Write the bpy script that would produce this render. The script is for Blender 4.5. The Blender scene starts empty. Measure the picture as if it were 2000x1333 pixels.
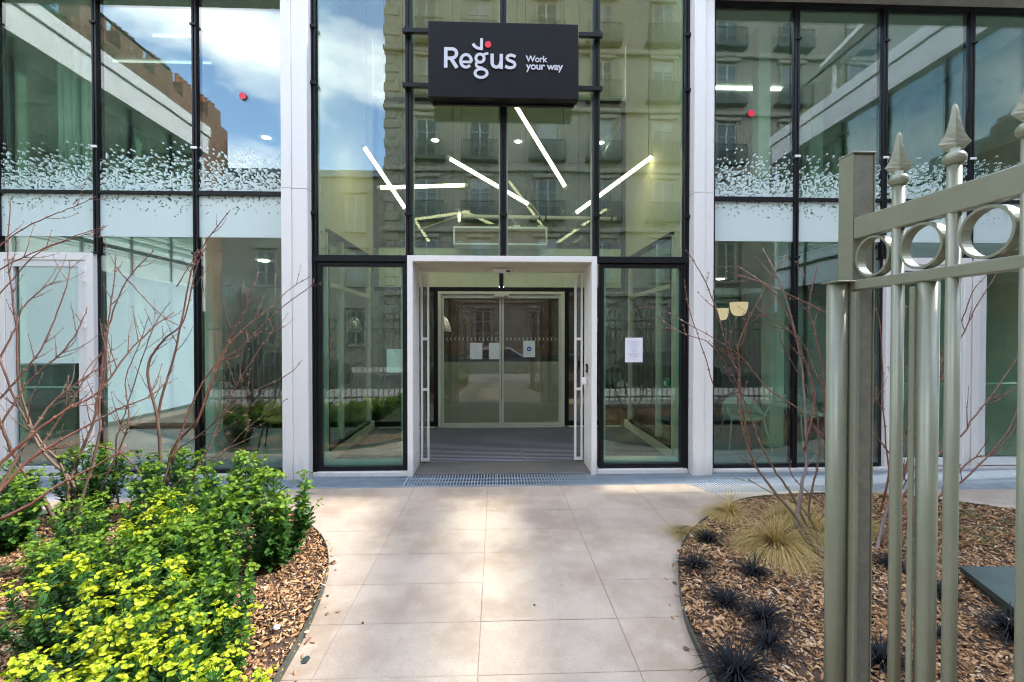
import bpy, bmesh, math, random
import numpy as np
from mathutils import Vector, Matrix

random.seed(7); rng = np.random.default_rng(7)
sc = bpy.context.scene
col = sc.collection
rad = math.radians

# ------------------------------------------------------------------ camera
CAM_H = 1.66; FPX = 889.0
PSI = math.atan(31 / FPX); THE = math.atan(10.5 / math.hypot(FPX, 31))
cd = bpy.data.cameras.new("camera"); cam = bpy.data.objects.new("camera", cd); col.objects.link(cam)
cd.sensor_width = 36; cd.lens = FPX / 2000 * 36; cd.clip_start = 0.05; cd.clip_end = 2000
cam.location = (0, 0, CAM_H); cam.rotation_euler = (math.pi / 2 - THE, 0, -PSI)
sc.camera = cam
# ------------------------------------------------------------------ sky
SUN_EL, SUN_AZ = rad(44.5), rad(4)       # azimuth measured from +X towards +Y
world = bpy.data.worlds.new("World"); sc.world = world; world.use_nodes = True
wn = world.node_tree; wn.nodes.clear()
def wnode(t, **k):
    n = wn.nodes.new(t)
    for a, b in k.items(): setattr(n, a, b)
    return n
wo = wnode("ShaderNodeOutputWorld"); wb = wnode("ShaderNodeBackground"); sky = wnode("ShaderNodeTexSky")
sky.sky_type = 'NISHITA'; sky.sun_disc = False; sky.sun_elevation = SUN_EL
sky.sun_rotation = math.pi / 2 - SUN_AZ; sky.air_density = 1.0; sky.dust_density = .5; sky.ozone_density = 2.5
tc = wnode("ShaderNodeTexCoord"); mp = wnode("ShaderNodeMapping"); mp.inputs['Scale'].default_value = (1, 1, 1.7)
mp.inputs['Location'].default_value = (3.1, 0.4, 1.2)
nz = wnode("ShaderNodeTexNoise"); nz.inputs['Scale'].default_value = 2.1; nz.inputs['Detail'].default_value = 9; nz.inputs['Roughness'].default_value = .56
nz.inputs['Distortion'].default_value = .25
cr = wnode("ShaderNodeValToRGB"); cr.color_ramp.elements[0].position = .47; cr.color_ramp.elements[1].position = .62
nz2 = wnode("ShaderNodeTexNoise"); nz2.inputs['Scale'].default_value = 5; nz2.inputs['Detail'].default_value = 6
mx2 = wnode("ShaderNodeMix", data_type='RGBA'); mx2.inputs[6].default_value = (3.8, 4.1, 4.7, 1); mx2.inputs[7].default_value = (9.0, 8.9, 8.7, 1)
mx = wnode("ShaderNodeMix", data_type='RGBA')
L = wn.links.new
L(tc.outputs['Generated'], mp.inputs[0]); L(mp.outputs[0], nz.inputs['Vector']); L(mp.outputs[0], nz2.inputs['Vector'])
L(nz.outputs['Fac'], cr.inputs[0]); L(cr.outputs[0], mx.inputs[0]); L(sky.outputs[0], mx.inputs[6])
L(nz2.outputs['Fac'], mx2.inputs[0]); L(mx2.outputs[2], mx.inputs[7]); L(mx.outputs[2], wb.inputs[0]); L(wb.outputs[0], wo.inputs[0])
wb.inputs[1].default_value = 0.15
# ------------------------------------------------------------------ sun
sl = bpy.data.lights.new("sun", 'SUN'); so = bpy.data.objects.new("sun", sl); col.objects.link(so)
sl.energy = 1.2; sl.angle = rad(1.8); sl.color = (1, .95, .87)
sdir = Vector((math.cos(SUN_AZ) * math.cos(SUN_EL), math.sin(SUN_AZ) * math.cos(SUN_EL), math.sin(SUN_EL)))
so.rotation_euler = (-sdir).to_track_quat('-Z', 'Y').to_euler(); so.location = (0, 0, 30)
sc.view_settings.view_transform = 'Standard'; sc.view_settings.look = 'None'
sc.view_settings.gamma = 1; sc.view_settings.use_curve_mapping = False
sc.view_settings.exposure = 2.74
sc.render.engine = 'CYCLES'
sc.cycles.max_bounces = 9; sc.cycles.diffuse_bounces = 3; sc.cycles.glossy_bounces = 4
sc.cycles.transmission_bounces = 4; sc.cycles.transparent_max_bounces = 28
sc.cycles.use_denoising = True; sc.cycles.denoising_prefilter = 'FAST'; sc.cycles.filter_width = 1.1; sc.cycles.caustics_reflective = False; sc.cycles.caustics_refractive = False
sc.cycles.sample_clamp_indirect = 6

# ------------------------------------------------------------------ helpers
_F = Vector((math.sin(PSI) * math.cos(THE), math.cos(PSI) * math.cos(THE), -math.sin(THE)))
_R = Vector((math.cos(PSI), -math.sin(PSI), 0)); _U = _R.cross(_F)
def ray(x, y): return _F * FPX + _R * (x - 1000) + _U * (666.5 - y)
def atY(x, y, Y): r = ray(x, y); return Vector((0, 0, CAM_H)) + r * (Y / r.y)
def atG(x, y, Z=0.0): r = ray(x, y); return Vector((0, 0, CAM_H)) + r * ((Z - CAM_H) / r.z)

WL = {}
def _link(o, parent, base=(0, 0, 0)):
    col.objects.link(o)
    b = Vector(base)
    if parent is not None:
        o.parent = parent; o.location = b - WL[parent.name]
    else: o.location = b
    WL[o.name] = b
    return o
def tag(o, label=None, cat=None, group=None, kind=None):
    if label: o['label'] = label
    if cat: o['category'] = cat
    if group: o['group'] = group
    if kind: o['kind'] = kind
    return o
def empty(name, label, cat, loc=(0, 0, 0), group=None, kind=None, parent=None):
    o = bpy.data.objects.new(name, None); o.empty_display_size = .1; _link(o, parent, loc)
    return tag(o, label, cat, group, kind)

class MB:
    def __init__(s): s.v = []; s.f = []; s.mi = []; s.cur = 0
    def add(s, vs, fs):
        n = len(s.v); s.v += [tuple(p) for p in vs]; s.f += [tuple(i + n for i in f) for f in fs]; s.mi += [s.cur] * len(fs); return s
    def box(s, x0, x1, y0, y1, z0, z1):
        if x0 > x1: x0, x1 = x1, x0
        if y0 > y1: y0, y1 = y1, y0
        if z0 > z1: z0, z1 = z1, z0
        vs = [(x, y, z) for z in (z0, z1) for y in (y0, y1) for x in (x0, x1)]
        return s.add(vs, [(0, 2, 3, 1), (4, 5, 7, 6), (0, 1, 5, 4), (2, 6, 7, 3), (0, 4, 6, 2), (1, 3, 7, 5)])
    def cbox(s, x0, x1, y0, y1, z0, z1, b=.004):
        if x0 > x1: x0, x1 = x1, x0
        if y0 > y1: y0, y1 = y1, y0
        if z0 > z1: z0, z1 = z1, z0
        b = min(b, (x1 - x0) * .45, (y1 - y0) * .45, (z1 - z0) * .45)
        X, Y, Z = (x0, x1), (y0, y1), (z0, z1); vs = []; idx = {}
        for i in (0, 1):
            for j in (0, 1):
                for k in (0, 1):
                    sx, sy, sz = (1 - 2 * i) * b, (1 - 2 * j) * b, (1 - 2 * k) * b
                    idx[i, j, k, 0] = len(vs); vs.append((X[i], Y[j] + sy, Z[k] + sz))
                    idx[i, j, k, 1] = len(vs); vs.append((X[i] + sx, Y[j], Z[k] + sz))
                    idx[i, j, k, 2] = len(vs); vs.append((X[i] + sx, Y[j] + sy, Z[k]))
        fs = []
        for i in (0, 1):
            q = [idx[i, 0, 0, 0], idx[i, 1, 0, 0], idx[i, 1, 1, 0], idx[i, 0, 1, 0]]; fs.append(q if i else q[::-1])
            q = [idx[0, i, 0, 1], idx[1, i, 0, 1], idx[1, i, 1, 1], idx[0, i, 1, 1]]; fs.append(q[::-1] if i else q)
            q = [idx[0, 0, i, 2], idx[1, 0, i, 2], idx[1, 1, i, 2], idx[0, 1, i, 2]]; fs.append(q if i else q[::-1])
            for j in (0, 1):
                q = [idx[i, j, 0, 0], idx[i, j, 1, 0], idx[i, j, 1, 1], idx[i, j, 0, 1]]; fs.append(q if (i ^ j) else q[::-1])
                q = [idx[i, 0, j, 0], idx[i, 1, j, 0], idx[i, 1, j, 2], idx[i, 0, j, 2]]; fs.append(q[::-1] if (i ^ j) else q)
                q = [idx[0, i, j, 1], idx[1, i, j, 1], idx[1, i, j, 2], idx[0, i, j, 2]]; fs.append(q if (i ^ j) else q[::-1])
                for k in (0, 1):
                    t = [idx[i, j, k, 0], idx[i, j, k, 1], idx[i, j, k, 2]]; fs.append(t if (i ^ j ^ k) else t[::-1])
        return s.add(vs, fs)
    def tube(s, pts, r, n=8, caps=True, r2=None):
        pts = [Vector(p) for p in pts]; m = len(pts); vs = []; fs = []
        rs = r if isinstance(r, (list, tuple)) else [r + ((r2 if r2 is not None else r) - r) * i / max(1, m - 1) for i in range(m)]
        up = None
        for i, p in enumerate(pts):
            t = (pts[min(i + 1, m - 1)] - pts[max(i - 1, 0)]).normalized()
            if up is None: up = Vector((0, 0, 1)) if abs(t.z) < .9 else Vector((1, 0, 0))
            a = t.cross(up).normalized(); b = a.cross(t).normalized(); up = b
            for k in range(n):
                an = 2 * math.pi * k / n; vs.append(p + (a * math.cos(an) + b * math.sin(an)) * rs[i])
        for i in range(m - 1):
            for k in range(n):
                k2 = (k + 1) % n; fs.append((i * n + k, i * n + k2, (i + 1) * n + k2, (i + 1) * n + k))
        if caps: fs.append(tuple(range(n))[::-1]); fs.append(tuple((m - 1) * n + k for k in range(n)))
        return s.add(vs, fs)
    def lathe(s, prof, c, n=20, axis='Z'):
        vs = []; fs = []; m = len(prof)
        for r, h in prof:
            for k in range(n):
                a = 2 * math.pi * k / n
                if axis == 'Z': vs.append((c[0] + r * math.cos(a), c[1] + r * math.sin(a), c[2] + h))
                else: vs.append((c[0] + r * math.cos(a), c[1] + h, c[2] + r * math.sin(a)))
        for i in range(m - 1):
            for k in range(n):
                k2 = (k + 1) % n; fs.append((i * n + k, i * n + k2, (i + 1) * n + k2, (i + 1) * n + k))
        return s.add(vs, fs)
    def prism(s, poly, ax, a0, a1):
        # poly: 2D points in the two other axes (cyclic order), extruded along ax
        n = len(poly)
        def P(p, a):
            return (a, p[0], p[1]) if ax == 0 else ((p[0], a, p[1]) if ax == 1 else (p[0], p[1], a))
        vs = [P(p, a0) for p in poly] + [P(p, a1) for p in poly]
        fs = [tuple(range(n)), tuple(range(2 * n - 1, n - 1, -1))] + [(i, i + n, (i + 1) % n + n, (i + 1) % n) for i in range(n)]
        return s.add(vs, fs)
    def mesh(s, name, mat, smooth=False):
        me = bpy.data.meshes.new(name); me.from_pydata(s.v, [], s.f)
        for m in (mat if isinstance(mat, (list, tuple)) else [mat]): me.materials.append(m)
        if any(s.mi): me.polygons.foreach_set('material_index', s.mi)
        if smooth: me.polygons.foreach_set('use_smooth', [True] * len(s.f))
        me.validate(); me.update()
        return me
    def build(s, name, mat, parent=None, smooth=False, base=(0, 0, 0)):
        if Vector(base).length: s.v = [tuple(Vector(p) - Vector(base)) for p in s.v]
        return _link(bpy.data.objects.new(name, s.mesh(name, mat, smooth)), parent, base)

def recalc(o):
    bm = bmesh.new(); bm.from_mesh(o.data); bmesh.ops.recalc_face_normals(bm, faces=bm.faces); bm.to_mesh(o.data); bm.free(); return o
def inst(name, me, parent, base, rotz=0, scale=None):
    o = bpy.data.objects.new(name, me); _link(o, parent, base)
    if rotz: o.rotation_euler.z = rotz
    if scale: o.scale = scale
    return o
def np_mesh(name, verts, faces, mat, smooth=False):
    """verts (N,3), faces (M,k) all with the same k"""
    me = bpy.data.meshes.new(name); k = faces.shape[1]
    me.vertices.add(len(verts)); me.vertices.foreach_set('co', verts.astype(np.float32).ravel())
    me.loops.add(faces.size); me.loops.foreach_set('vertex_index', faces.astype(np.int32).ravel())
    me.polygons.add(len(faces)); me.polygons.foreach_set('loop_start', np.arange(0, faces.size, k, dtype=np.int32))
    if smooth: me.polygons.foreach_set('use_smooth', np.ones(len(faces), bool))
    me.materials.append(mat); me.update(calc_edges=True); return me

# ------------------------------------------------------------------ materials
class NT:
    def __init__(s, name):
        s.m = bpy.data.materials.new(name); s.m.use_nodes = True; s.t = s.m.node_tree; s.t.nodes.clear()
        s.out = s.t.nodes.new("ShaderNodeOutputMaterial")
    def n(s, t, ins=None, **k):
        nd = s.t.nodes.new(t)
        for a, b in k.items(): setattr(nd, a, b)
        for a, b in (ins or {}).items():
            if hasattr(b, 'is_linked') and hasattr(b, 'node'): s.t.links.new(b, nd.inputs[a])
            else: nd.inputs[a].default_value = b
        return nd
    def mix(s, fac, a, b, mode='MIX'):
        return s.n("ShaderNodeMix", {0: fac, 6: a, 7: b}, data_type='RGBA', blend_type=mode).outputs[2]
    def math(s, op, a, b=0.0, clamp=False):
        return s.n("ShaderNodeMath", {0: a, 1: b}, operation=op, use_clamp=clamp).outputs[0]
    def noise(s, vec, scale, detail=4, rough=.55):
        return s.n("ShaderNodeTexNoise", {'Vector': vec, 'Scale': scale, 'Detail': detail, 'Roughness': rough}).outputs['Fac']
    def ramp(s, fac, stops):
        r = s.n("ShaderNodeValToRGB", {0: fac}); e = r.color_ramp.elements
        while len(e) < len(stops): e.new(.5)
        for i, (p, c) in enumerate(stops): e[i].position = p; e[i].color = c if len(c) == 4 else (*c, 1)
        return r.outputs[0]
    def pos(s): return s.n("ShaderNodeNewGeometry").outputs['Position']
    def bsdf(s, colr, rough=.5, metal=0, spec=.5, normal=None, **kw):
        d = {'Base Color': colr, 'Roughness': rough, 'Metallic': metal, 'Specular IOR Level': spec}
        if normal is not None: d['Normal'] = normal
        d.update(kw)
        return s.n("ShaderNodeBsdfPrincipled", d).outputs[0]
    def bump(s, h, strength=.3, dist=.01): return s.n("ShaderNodeBump", {'Height': h, 'Strength': strength, 'Distance': dist}).outputs[0]
    def done(s, sh): s.t.links.new(sh, s.out.inputs[0]); return s.m
def C4(c): return (c[0], c[1], c[2], 1)

def painted(name, c, rough=.4, metal=0, var=.06, scale=6, bump=.05, spec=.5):
    t = NT(name); p = t.pos(); n = t.noise(p, scale, 5)
    c2 = tuple(max(0, x * (1 - var * 2.2)) for x in c)
    colr = t.mix(t.n("ShaderNodeMapRange", {0: n, 1: .3, 2: .7}).outputs[0], C4(c), C4(c2))
    f = t.noise(p, scale * 40, 2)
    return t.done(t.bsdf(colr, t.math('ADD', rough - .06, t.math('MULTIPLY', n, .14)), metal, spec, t.bump(f, bump, .002)))

def glass(name, tint, r0=.1, frit=False, wav=.25):
    t = NT(name); geo = t.n("ShaderNodeNewGeometry"); p = geo.outputs['Position']
    f = t.n("ShaderNodeLayerWeight", {'Blend': .5}).outputs['Facing']
    fr = t.math('ADD', t.math('MULTIPLY', t.math('POWER', f, 5.0), 1 - r0), r0)
    n = t.noise(p, 1.3, 2); bn = t.bump(n, wav, .004)
    gl = t.n("ShaderNodeBsdfGlossy", {'Color': (1, 1, 1, 1), 'Roughness': .003, 'Normal': bn}).outputs[0]
    tr = t.n("ShaderNodeBsdfTransparent", {'Color': C4(tint)}).outputs[0]
    sh = t.n("ShaderNodeMixShader", {0: fr, 1: tr, 2: gl}).outputs[0]
    if frit:
        s = t.n("ShaderNodeSeparateXYZ", {0: p}); c = .0165
        fx = t.math('FLOOR', t.math('DIVIDE', s.outputs[0], c)); fz = t.math('FLOOR', t.math('DIVIDE', s.outputs[2], c))
        cv = t.n("ShaderNodeCombineXYZ", {0: fx, 1: fz, 2: 3.3}).outputs[0]
        wn_ = t.n("ShaderNodeTexWhiteNoise", {'Vector': cv}, noise_dimensions='3D').outputs['Value']
        u = t.n("ShaderNodeMapRange", {0: s.outputs[2], 1: 2.8, 2: 4.0}).outputs[0]
        lo = t.noise(p, .9, 1); u2 = t.math('ADD', u, t.math('MULTIPLY', t.math('SUBTRACT', lo, .5), .12))
        g = lambda v: (v, v, v)
        d = t.ramp(u2, [(0, g(1.)), (.19, g(1.)), (.30, g(.94)), (.43, g(.82)), (.52, g(.66)), (.62, g(.42)), (.74, g(.19)), (.86, g(.05)), (.95, g(0.))])
        mk = t.math('LESS_THAN', wn_, d); mk = t.math('MULTIPLY', mk, t.math('GREATER_THAN', s.outputs[2], 2.82))
        df = t.bsdf((.66, .77, .74, 1), .25)
        sh = t.n("ShaderNodeMixShader", {0: mk, 1: sh, 2: df}).outputs[0]
    return t.done(sh)

def emit(name, c, s):
    t = NT(name); return t.done(t.n("ShaderNodeEmission", {0: C4(c), 1: s}).outputs[0])

def leaf(name, c1, c2, tr=.35, rough=.45):
    t = NT(name); r = t.n("ShaderNodeNewGeometry").outputs['Random Per Island']
    oi = t.n("ShaderNodeObjectInfo").outputs['Random']
    colr = t.mix(r, C4(c1), C4(c2)); colr = t.mix(t.math('MULTIPLY', oi, .25), colr, C4(tuple(x * .6 for x in c2)))
    a = t.bsdf(colr, rough, spec=.35); b = t.n("ShaderNodeBsdfTranslucent", {0: t.mix(.5, colr, (colr and C4((c2[0] * 1.3, c2[1] * 1.3, c2[2] * .6))))}).outputs[0]
    return t.done(t.n("ShaderNodeMixShader", {0: tr, 1: a, 2: b}).outputs[0])

M = {}
t = NT('white_powder_coat'); p = t.pos(); zz = t.n("ShaderNodeSeparateXYZ", {0: p}).outputs[2]; n = t.noise(t.n("ShaderNodeMapping", {0: p, 3: (6, 6, 1)}).outputs[0], 2, 5, .65)
dirt = t.math('MULTIPLY', t.n("ShaderNodeMapRange", {0: t.math('SUBTRACT', zz, t.math('MULTIPLY', n, .5)), 1: .0, 2: -.25}).outputs[0], .4)
c = t.mix(t.n("ShaderNodeMapRange", {0: n, 1: .45, 2: .8, 4: .4}).outputs[0], (.87, .84, .80, 1), (.83, .80, .755, 1)); c = t.mix(dirt, c, (.42, .37, .32, 1))
M['white'] = t.done(t.bsdf(c, .38))
M['white2'] = painted('white_frame_paint', (.79, .79, .78), .4, var=.02)
M['black'] = painted('black_aluminium', (.009, .0095, .011), .4, var=.1, spec=.3)
M['signblack'] = painted('black_sign_face', (.006, .006, .0065), .55, var=.1, scale=2, spec=.22)
M['letter'] = painted('pale_grey_letters', (.62, .62, .66), .4, var=.01)
M['red'] = painted('red_disc', (.85, .03, .06), .4, var=.01)
M['cream'] = painted('cream_plaster', (.70, .62, .44), .7, var=.04, scale=2)
M['creamtrim'] = painted('cream_frame', (.66, .62, .50), .5, var=.03)
M['creampanel'] = painted('cream_translucent_panel', (.60, .64, .44), .5, var=.04)
M['ceil'] = painted('white_ceiling', (.78, .78, .74), .8, var=.02)
M['soffit'] = painted('beige_soffit', (.55, .49, .42), .7, var=.05)
M['grgreen'] = painted('grey_green_wall', (.25, .28, .23), .7, var=.15, scale=3)
M['greenwall'] = painted('green_paint_wall', (.045, .30, .07), .6, var=.15, scale=1.2)
M['dkgreen'] = painted('dark_green_wall', (.02, .075, .03), .5, var=.15, scale=1.2)
_t = NT('pale_aqua_frosted_glass'); M['aqua'] = _t.done(_t.n('ShaderNodeMixShader', {0: .66, 1: _t.bsdf((.84, .86, .87, 1), .4), 2: _t.n('ShaderNodeBsdfTranslucent', {0: (.95, .90, .93, 1)}).outputs[0]}).outputs[0])
M['brown'] = painted('brown_timber_wall', (.17, .10, .06), .55, var=.3, scale=4)
M['dark'] = painted('dark_counter', (.02, .022, .028), .5)
M['woodlt'] = painted('pale_wood', (.42, .26, .13), .5, var=.15, scale=8)
M['gate'] = painted('sage_green_metal', (.215, .225, .155), .30, metal=.12, var=.06, scale=10, bump=.12)
M['gatedk'] = painted('galvanised_speckled_metal', (.20, .19, .145), .5, metal=.15, var=.12, scale=40, bump=.2)
M['steel'] = painted('weathered_steel_edge', (.11, .125, .105), .5, metal=.4, var=.25, scale=9)
M['chrome'] = painted('brushed_steel', (.55, .55, .55), .25, metal=.9)
M['slate'] = painted('dark_green_cover', (.035, .055, .05), .5, var=.15)
M['paper'] = painted('white_paper', (.80, .80, .84), .8, var=.01)
M['acgrille'] = painted('taupe_grille', (.36, .27, .21), .5, var=.1)
M['asphalt'] = painted('asphalt', (.05, .05, .052), .85, var=.2, scale=5, bump=.4)
M['sidewalk'] = painted('street_pavement', (.32, .30, .28), .8, var=.2, scale=3)
M['rubber'] = painted('rubber', (.015, .015, .015), .8)
M['carpaint'] = painted('dark_car_paint', (.02, .025, .035), .2, metal=.3)
M['carlight'] = painted('silver_car_paint', (.4, .42, .44), .25, metal=.6)
M['skin'] = painted('skin', (.42, .26, .19), .6)
M['cloth'] = painted('dark_cloth', (.03, .03, .04), .85)
M['terracotta'] = painted('clay_chimney_pot', (.35, .14, .07), .8)
M['zinc'] = painted('zinc_roof', (.20, .23, .26), .45, metal=.3, var=.15, scale=1)
M['pot'] = painted('dark_planter', (.03, .03, .032), .6)
M['mustard'] = painted('mustard_fabric', (.30, .25, .06), .8)
M['chair'] = painted('pale_green_shell', (.38, .50, .44), .5)
M['chairleg'] = painted('pale_metal_leg', (.62, .70, .62), .4)
M['door_grey'] = painted('grey_brown_leaf_frame', (.58, .57, .50), .45, var=.04)
M['glass'] = glass('green_tinted_glass', (.79, .915, .845), .112)
M['frit'] = glass('green_glass_with_dot_print', (.79, .915, .845), .12, frit=True)
M['glassin'] = glass('clear_inner_glass', (.93, .95, .92), .035, wav=.1)
M['glassdoor'] = glass('smoked_door_glass', (.80, .80, .74), .06, wav=.1)
M['winpane'] = glass('clear_window_glass', (.5, .55, .58), .08)
M['tubelight'] = emit('warm_tube_light', (1, .80, .50), 2.4)
M['pglow'] = emit('pendant_bulb', (1, .8, .5), 6); M['spotstrong'] = emit('reception_downlight_disc', (1, .88, .7), 30); M['spot'] = emit('downlight_disc', (1, .96, .9), 3)
M['linear'] = emit('linear_ceiling_light', (1, .95, .86), 1.3); M['faint'] = emit('dim_linear_light', (.95, 1, 1), .15)
_t = NT('glowing_pendant_shade'); M['pendantglow'] = _t.done(_t.bsdf((.8, .7, .5, 1), .4, **{'Emission Color': (1, .62, .40, 1), 'Emission Strength': .16}))

t = NT('frosted_film')
M['frosted'] = t.done(t.n("ShaderNodeMixShader", {0: .8, 1: t.n("ShaderNodeBsdfTransparent", {0: (.8, .82, .78, 1)}).outputs[0], 2: t.bsdf((.80, .78, .68, 1), .4)}).outputs[0])

# limestone slabs
t = NT('pale_limestone'); p = t.pos(); oi = t.n("ShaderNodeObjectInfo").outputs['Random']
n1 = t.noise(p, 1.4, 6, .62); n2 = t.noise(p, 6, 5, .6); n3 = t.noise(p, 70, 4, .85)
c = t.mix(t.n("ShaderNodeMapRange", {0: n1, 1: .40, 2: .60}).outputs[0], (.50, .40, .30, 1), (.345, .255, .18, 1))
c = t.mix(t.math('MULTIPLY', t.n("ShaderNodeMapRange", {0: n2, 1: .5, 2: .8}).outputs[0], .55), c, (.56, .48, .38, 1))
c = t.mix(t.n("ShaderNodeMapRange", {0: n3, 1: .5, 2: .64, 4: .42}).outputs[0], c, (.22, .17, .13, 1))
c = t.mix(t.math('MULTIPLY', oi, .28), c, (.36, .30, .26, 1))
vor = t.n("ShaderNodeTexVoronoi", {'Vector': p, 'Scale': 3.1}).outputs['Distance']
c = t.mix(t.n("ShaderNodeMapRange", {0: t.math('ADD', vor, t.math('MULTIPLY', n2, .12)), 1: .115, 2: .07, 4: .5}).outputs[0], c, (.22, .19, .17, 1))
M['stone'] = t.done(t.bsdf(c, .62, normal=t.bump(n3, .25, .002)))
t = NT('sandy_joint'); p = t.pos()
M['joint'] = t.done(t.bsdf(t.mix(t.noise(p, 20), (.30, .23, .18, 1), (.40, .33, .27, 1)), .9))
# dark threshold stone
t = NT('dark_threshold_stone'); p = t.pos(); n = t.noise(p, 9, 6, .7)
M['threshold'] = t.done(t.bsdf(t.mix(n, (.07, .062, .055, 1), (.16, .145, .13, 1)), .35, normal=t.bump(n, .2, .003)))
# soil & chips
t = NT('dark_soil'); p = t.pos()
M['soil'] = t.done(t.bsdf(t.mix(t.noise(p, 30, 6), (.045, .026, .016, 1), (.11, .065, .04, 1)), .95, normal=t.bump(t.noise(p, 60, 5), 1, .02)))
t = NT('wood_chip'); r = t.n("ShaderNodeNewGeometry").outputs['Random Per Island']; p = t.pos()
c = t.ramp(r, [(0, (.10, .05, .026)), (.12, (.26, .135, .062)), (.35, (.42, .22, .10)), (.68, (.56, .32, .15)), (.9, (.68, .43, .23)), (1, (.80, .66, .48))])
st = t.noise(t.n("ShaderNodeMapping", {0: p, 3: (1, 1, 1)}).outputs[0], 130, 3)
c = t.mix(t.math('MULTIPLY', st, .5), c, (.09, .05, .03, 1))
M['chip'] = t.done(t.bsdf(c, .85, spec=.25, normal=t.bump(st, .4, .003)))
# bark of the dogwood
t = NT('twig_bark'); p = t.pos(); z = t.n("ShaderNodeSeparateXYZ", {0: p}).outputs[2]
n = t.noise(p, 5, 4); u = t.math('ADD', t.n("ShaderNodeMapRange", {0: z, 1: .35, 2: 1.35}).outputs[0], t.math('MULTIPLY', t.math('SUBTRACT', n, .5), .7))
c = t.mix(u, (.16, .115, .07, 1), (.125, .045, .035, 1)); c = t.mix(t.math('MULTIPLY', t.noise(p, 60, 3), .5), c, (.09, .06, .045, 1))
M['bark'] = t.done(t.bsdf(c, .5, spec=.4, normal=t.bump(t.noise(p, 90, 3), .4, .002)))
t = NT('red_twig'); p = t.pos()
M['redbark'] = t.done(t.bsdf(t.mix(t.math('MULTIPLY', t.noise(p, 70, 3), .7), t.mix(t.n('ShaderNodeMapRange', {0: t.noise(p, 9, 4), 1: .35, 2: .65}).outputs[0], (.21, .048, .042, 1), (.24, .125, .06, 1)), (.07, .035, .03, 1)), .5, spec=.4, normal=t.bump(t.noise(p, 120, 3), .5, .002)))
t = NT('grey_bark'); p = t.pos()
M['greybark'] = t.done(t.bsdf(t.mix(t.noise(p, 25, 4), (.25, .20, .18, 1), (.12, .09, .075, 1)), .7))
M['leafdk'] = leaf('dark_green_leaf', (.028, .085, .022), (.065, .17, .03), .25)
M['leafmid'] = leaf('mid_green_leaf', (.05, .18, .02), (.10, .27, .025), .35)
M['bract'] = leaf('yellow_green_bract', (.075, .19, .014), (.21, .31, .016), .35)
M['bractlit'] = leaf('sunlit_yellow_bract', (.30, .42, .012), (.56, .58, .03), .4)  # sunlit yellow of the front rows put into the bract colour
M['straw'] = leaf('straw_grass', (.66, .46, .21), (.46, .37, .13), .35)
M['mondo'] = leaf('black_grass', (.004, .005, .008), (.010, .010, .013), .05, .75)
M['weed'] = leaf('small_green_blades', (.06, .14, .03), (.20, .19, .06), .3)
M['ivy'] = leaf('terrace_leaf', (.03, .09, .02), (.06, .14, .03), .3)
# haussmann stone
t = NT('paris_limestone'); p = t.pos(); n = t.noise(p, .7, 6, .6)
c = t.mix(n, (.34, .305, .24, 1), (.22, .20, .155, 1)); c = t.mix(t.math('MULTIPLY', t.noise(p, 8, 4), .35), c, (.22, .19, .15, 1))
M['paris'] = t.done(t.bsdf(c, .85))
t = NT('brown_brick'); p = t.pos()
sx = t.n("ShaderNodeSeparateXYZ", {0: p}); v = t.n("ShaderNodeCombineXYZ", {0: sx.outputs[1], 1: sx.outputs[2], 2: sx.outputs[0]}).outputs[0]
b = t.n("ShaderNodeTexBrick", {'Vector': v, 'Color1': (.26, .13, .08, 1), 'Color2': (.16, .085, .055, 1), 'Mortar': (.3, .25, .2, 1), 'Scale': 4.0, 'Mortar Size': .012})
M['brick'] = t.done(t.bsdf(b.outputs[0], .9))
M['greyframe'] = painted('grey_window_paint', (.36, .36, .33), .6)
t = NT('curtained_window'); oi = t.n('ShaderNodeObjectInfo').outputs['Random']
M['curtained'] = t.done(t.bsdf(t.mix(oi, (.03, .035, .04, 1), (.22, .22, .20, 1)), .08))
# notice print
def notice(name, blue=False):
    t = NT(name); uv = t.n("ShaderNodeTexCoord").outputs['Generated']; s = t.n("ShaderNodeSeparateXYZ", {0: uv})
    x, z = s.outputs[0], s.outputs[2]
    rows = t.math('LESS_THAN', t.math('FRACT', t.math('MULTIPLY', z, 26)), .38)
    wnz = t.n("ShaderNodeTexWhiteNoise", {'Vector': t.n("ShaderNodeCombineXYZ", {0: t.math('FLOOR', t.math('MULTIPLY', z, 26))}).outputs[0]}, noise_dimensions='3D').outputs['Value']
    inx = t.math('LESS_THAN', t.math('ABSOLUTE', t.math('SUBTRACT', x, .5)), t.math('MULTIPLY', wnz, .4))
    inz = t.math('MULTIPLY', t.math('GREATER_THAN', z, .12), t.math('LESS_THAN', z, .88))
    m = t.math('MULTIPLY', t.math('MULTIPLY', rows, inx), t.math('MULTIPLY', inz, .55))
    c = t.mix(m, (.80, .80, .86, 1), (.25, .25, .3, 1))
    if blue:
        d = t.math('SQRT', t.math('ADD', t.math('POWER', t.math('SUBTRACT', x, .5), 2.), t.math('POWER', t.math('MULTIPLY', t.math('SUBTRACT', z, .5), 1.4), 2.)))
        c = t.mix(t.math('LESS_THAN', d, .2), (.75, .76, .8, 1), (.02, .10, .42, 1))
        c = t.mix(t.math('LESS_THAN', d, .08), c, (.7, .72, .8, 1))
    return t.done(t.bsdf(c, .7))
M['notice'] = notice('printed_notice'); M['noticeblue'] = notice('notice_with_blue_disc', True)

# ------------------------------------------------------------------ dimensions
CX = 0.08; YG = 5.5                     # centre of the entrance bay, glass plane
ZT = 3.33; ZB = 2.575; ZS = 5.72; ZR = 6.69
LM = [CX - 2.52, -3.52, -4.65, -5.76, -6.87]
RM = [CX + 2.56, 3.68, 4.79, 5.90, 7.01]
CM = [-2.15, -1.035, .087, 1.206, 2.31]
WX = 7.08

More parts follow.
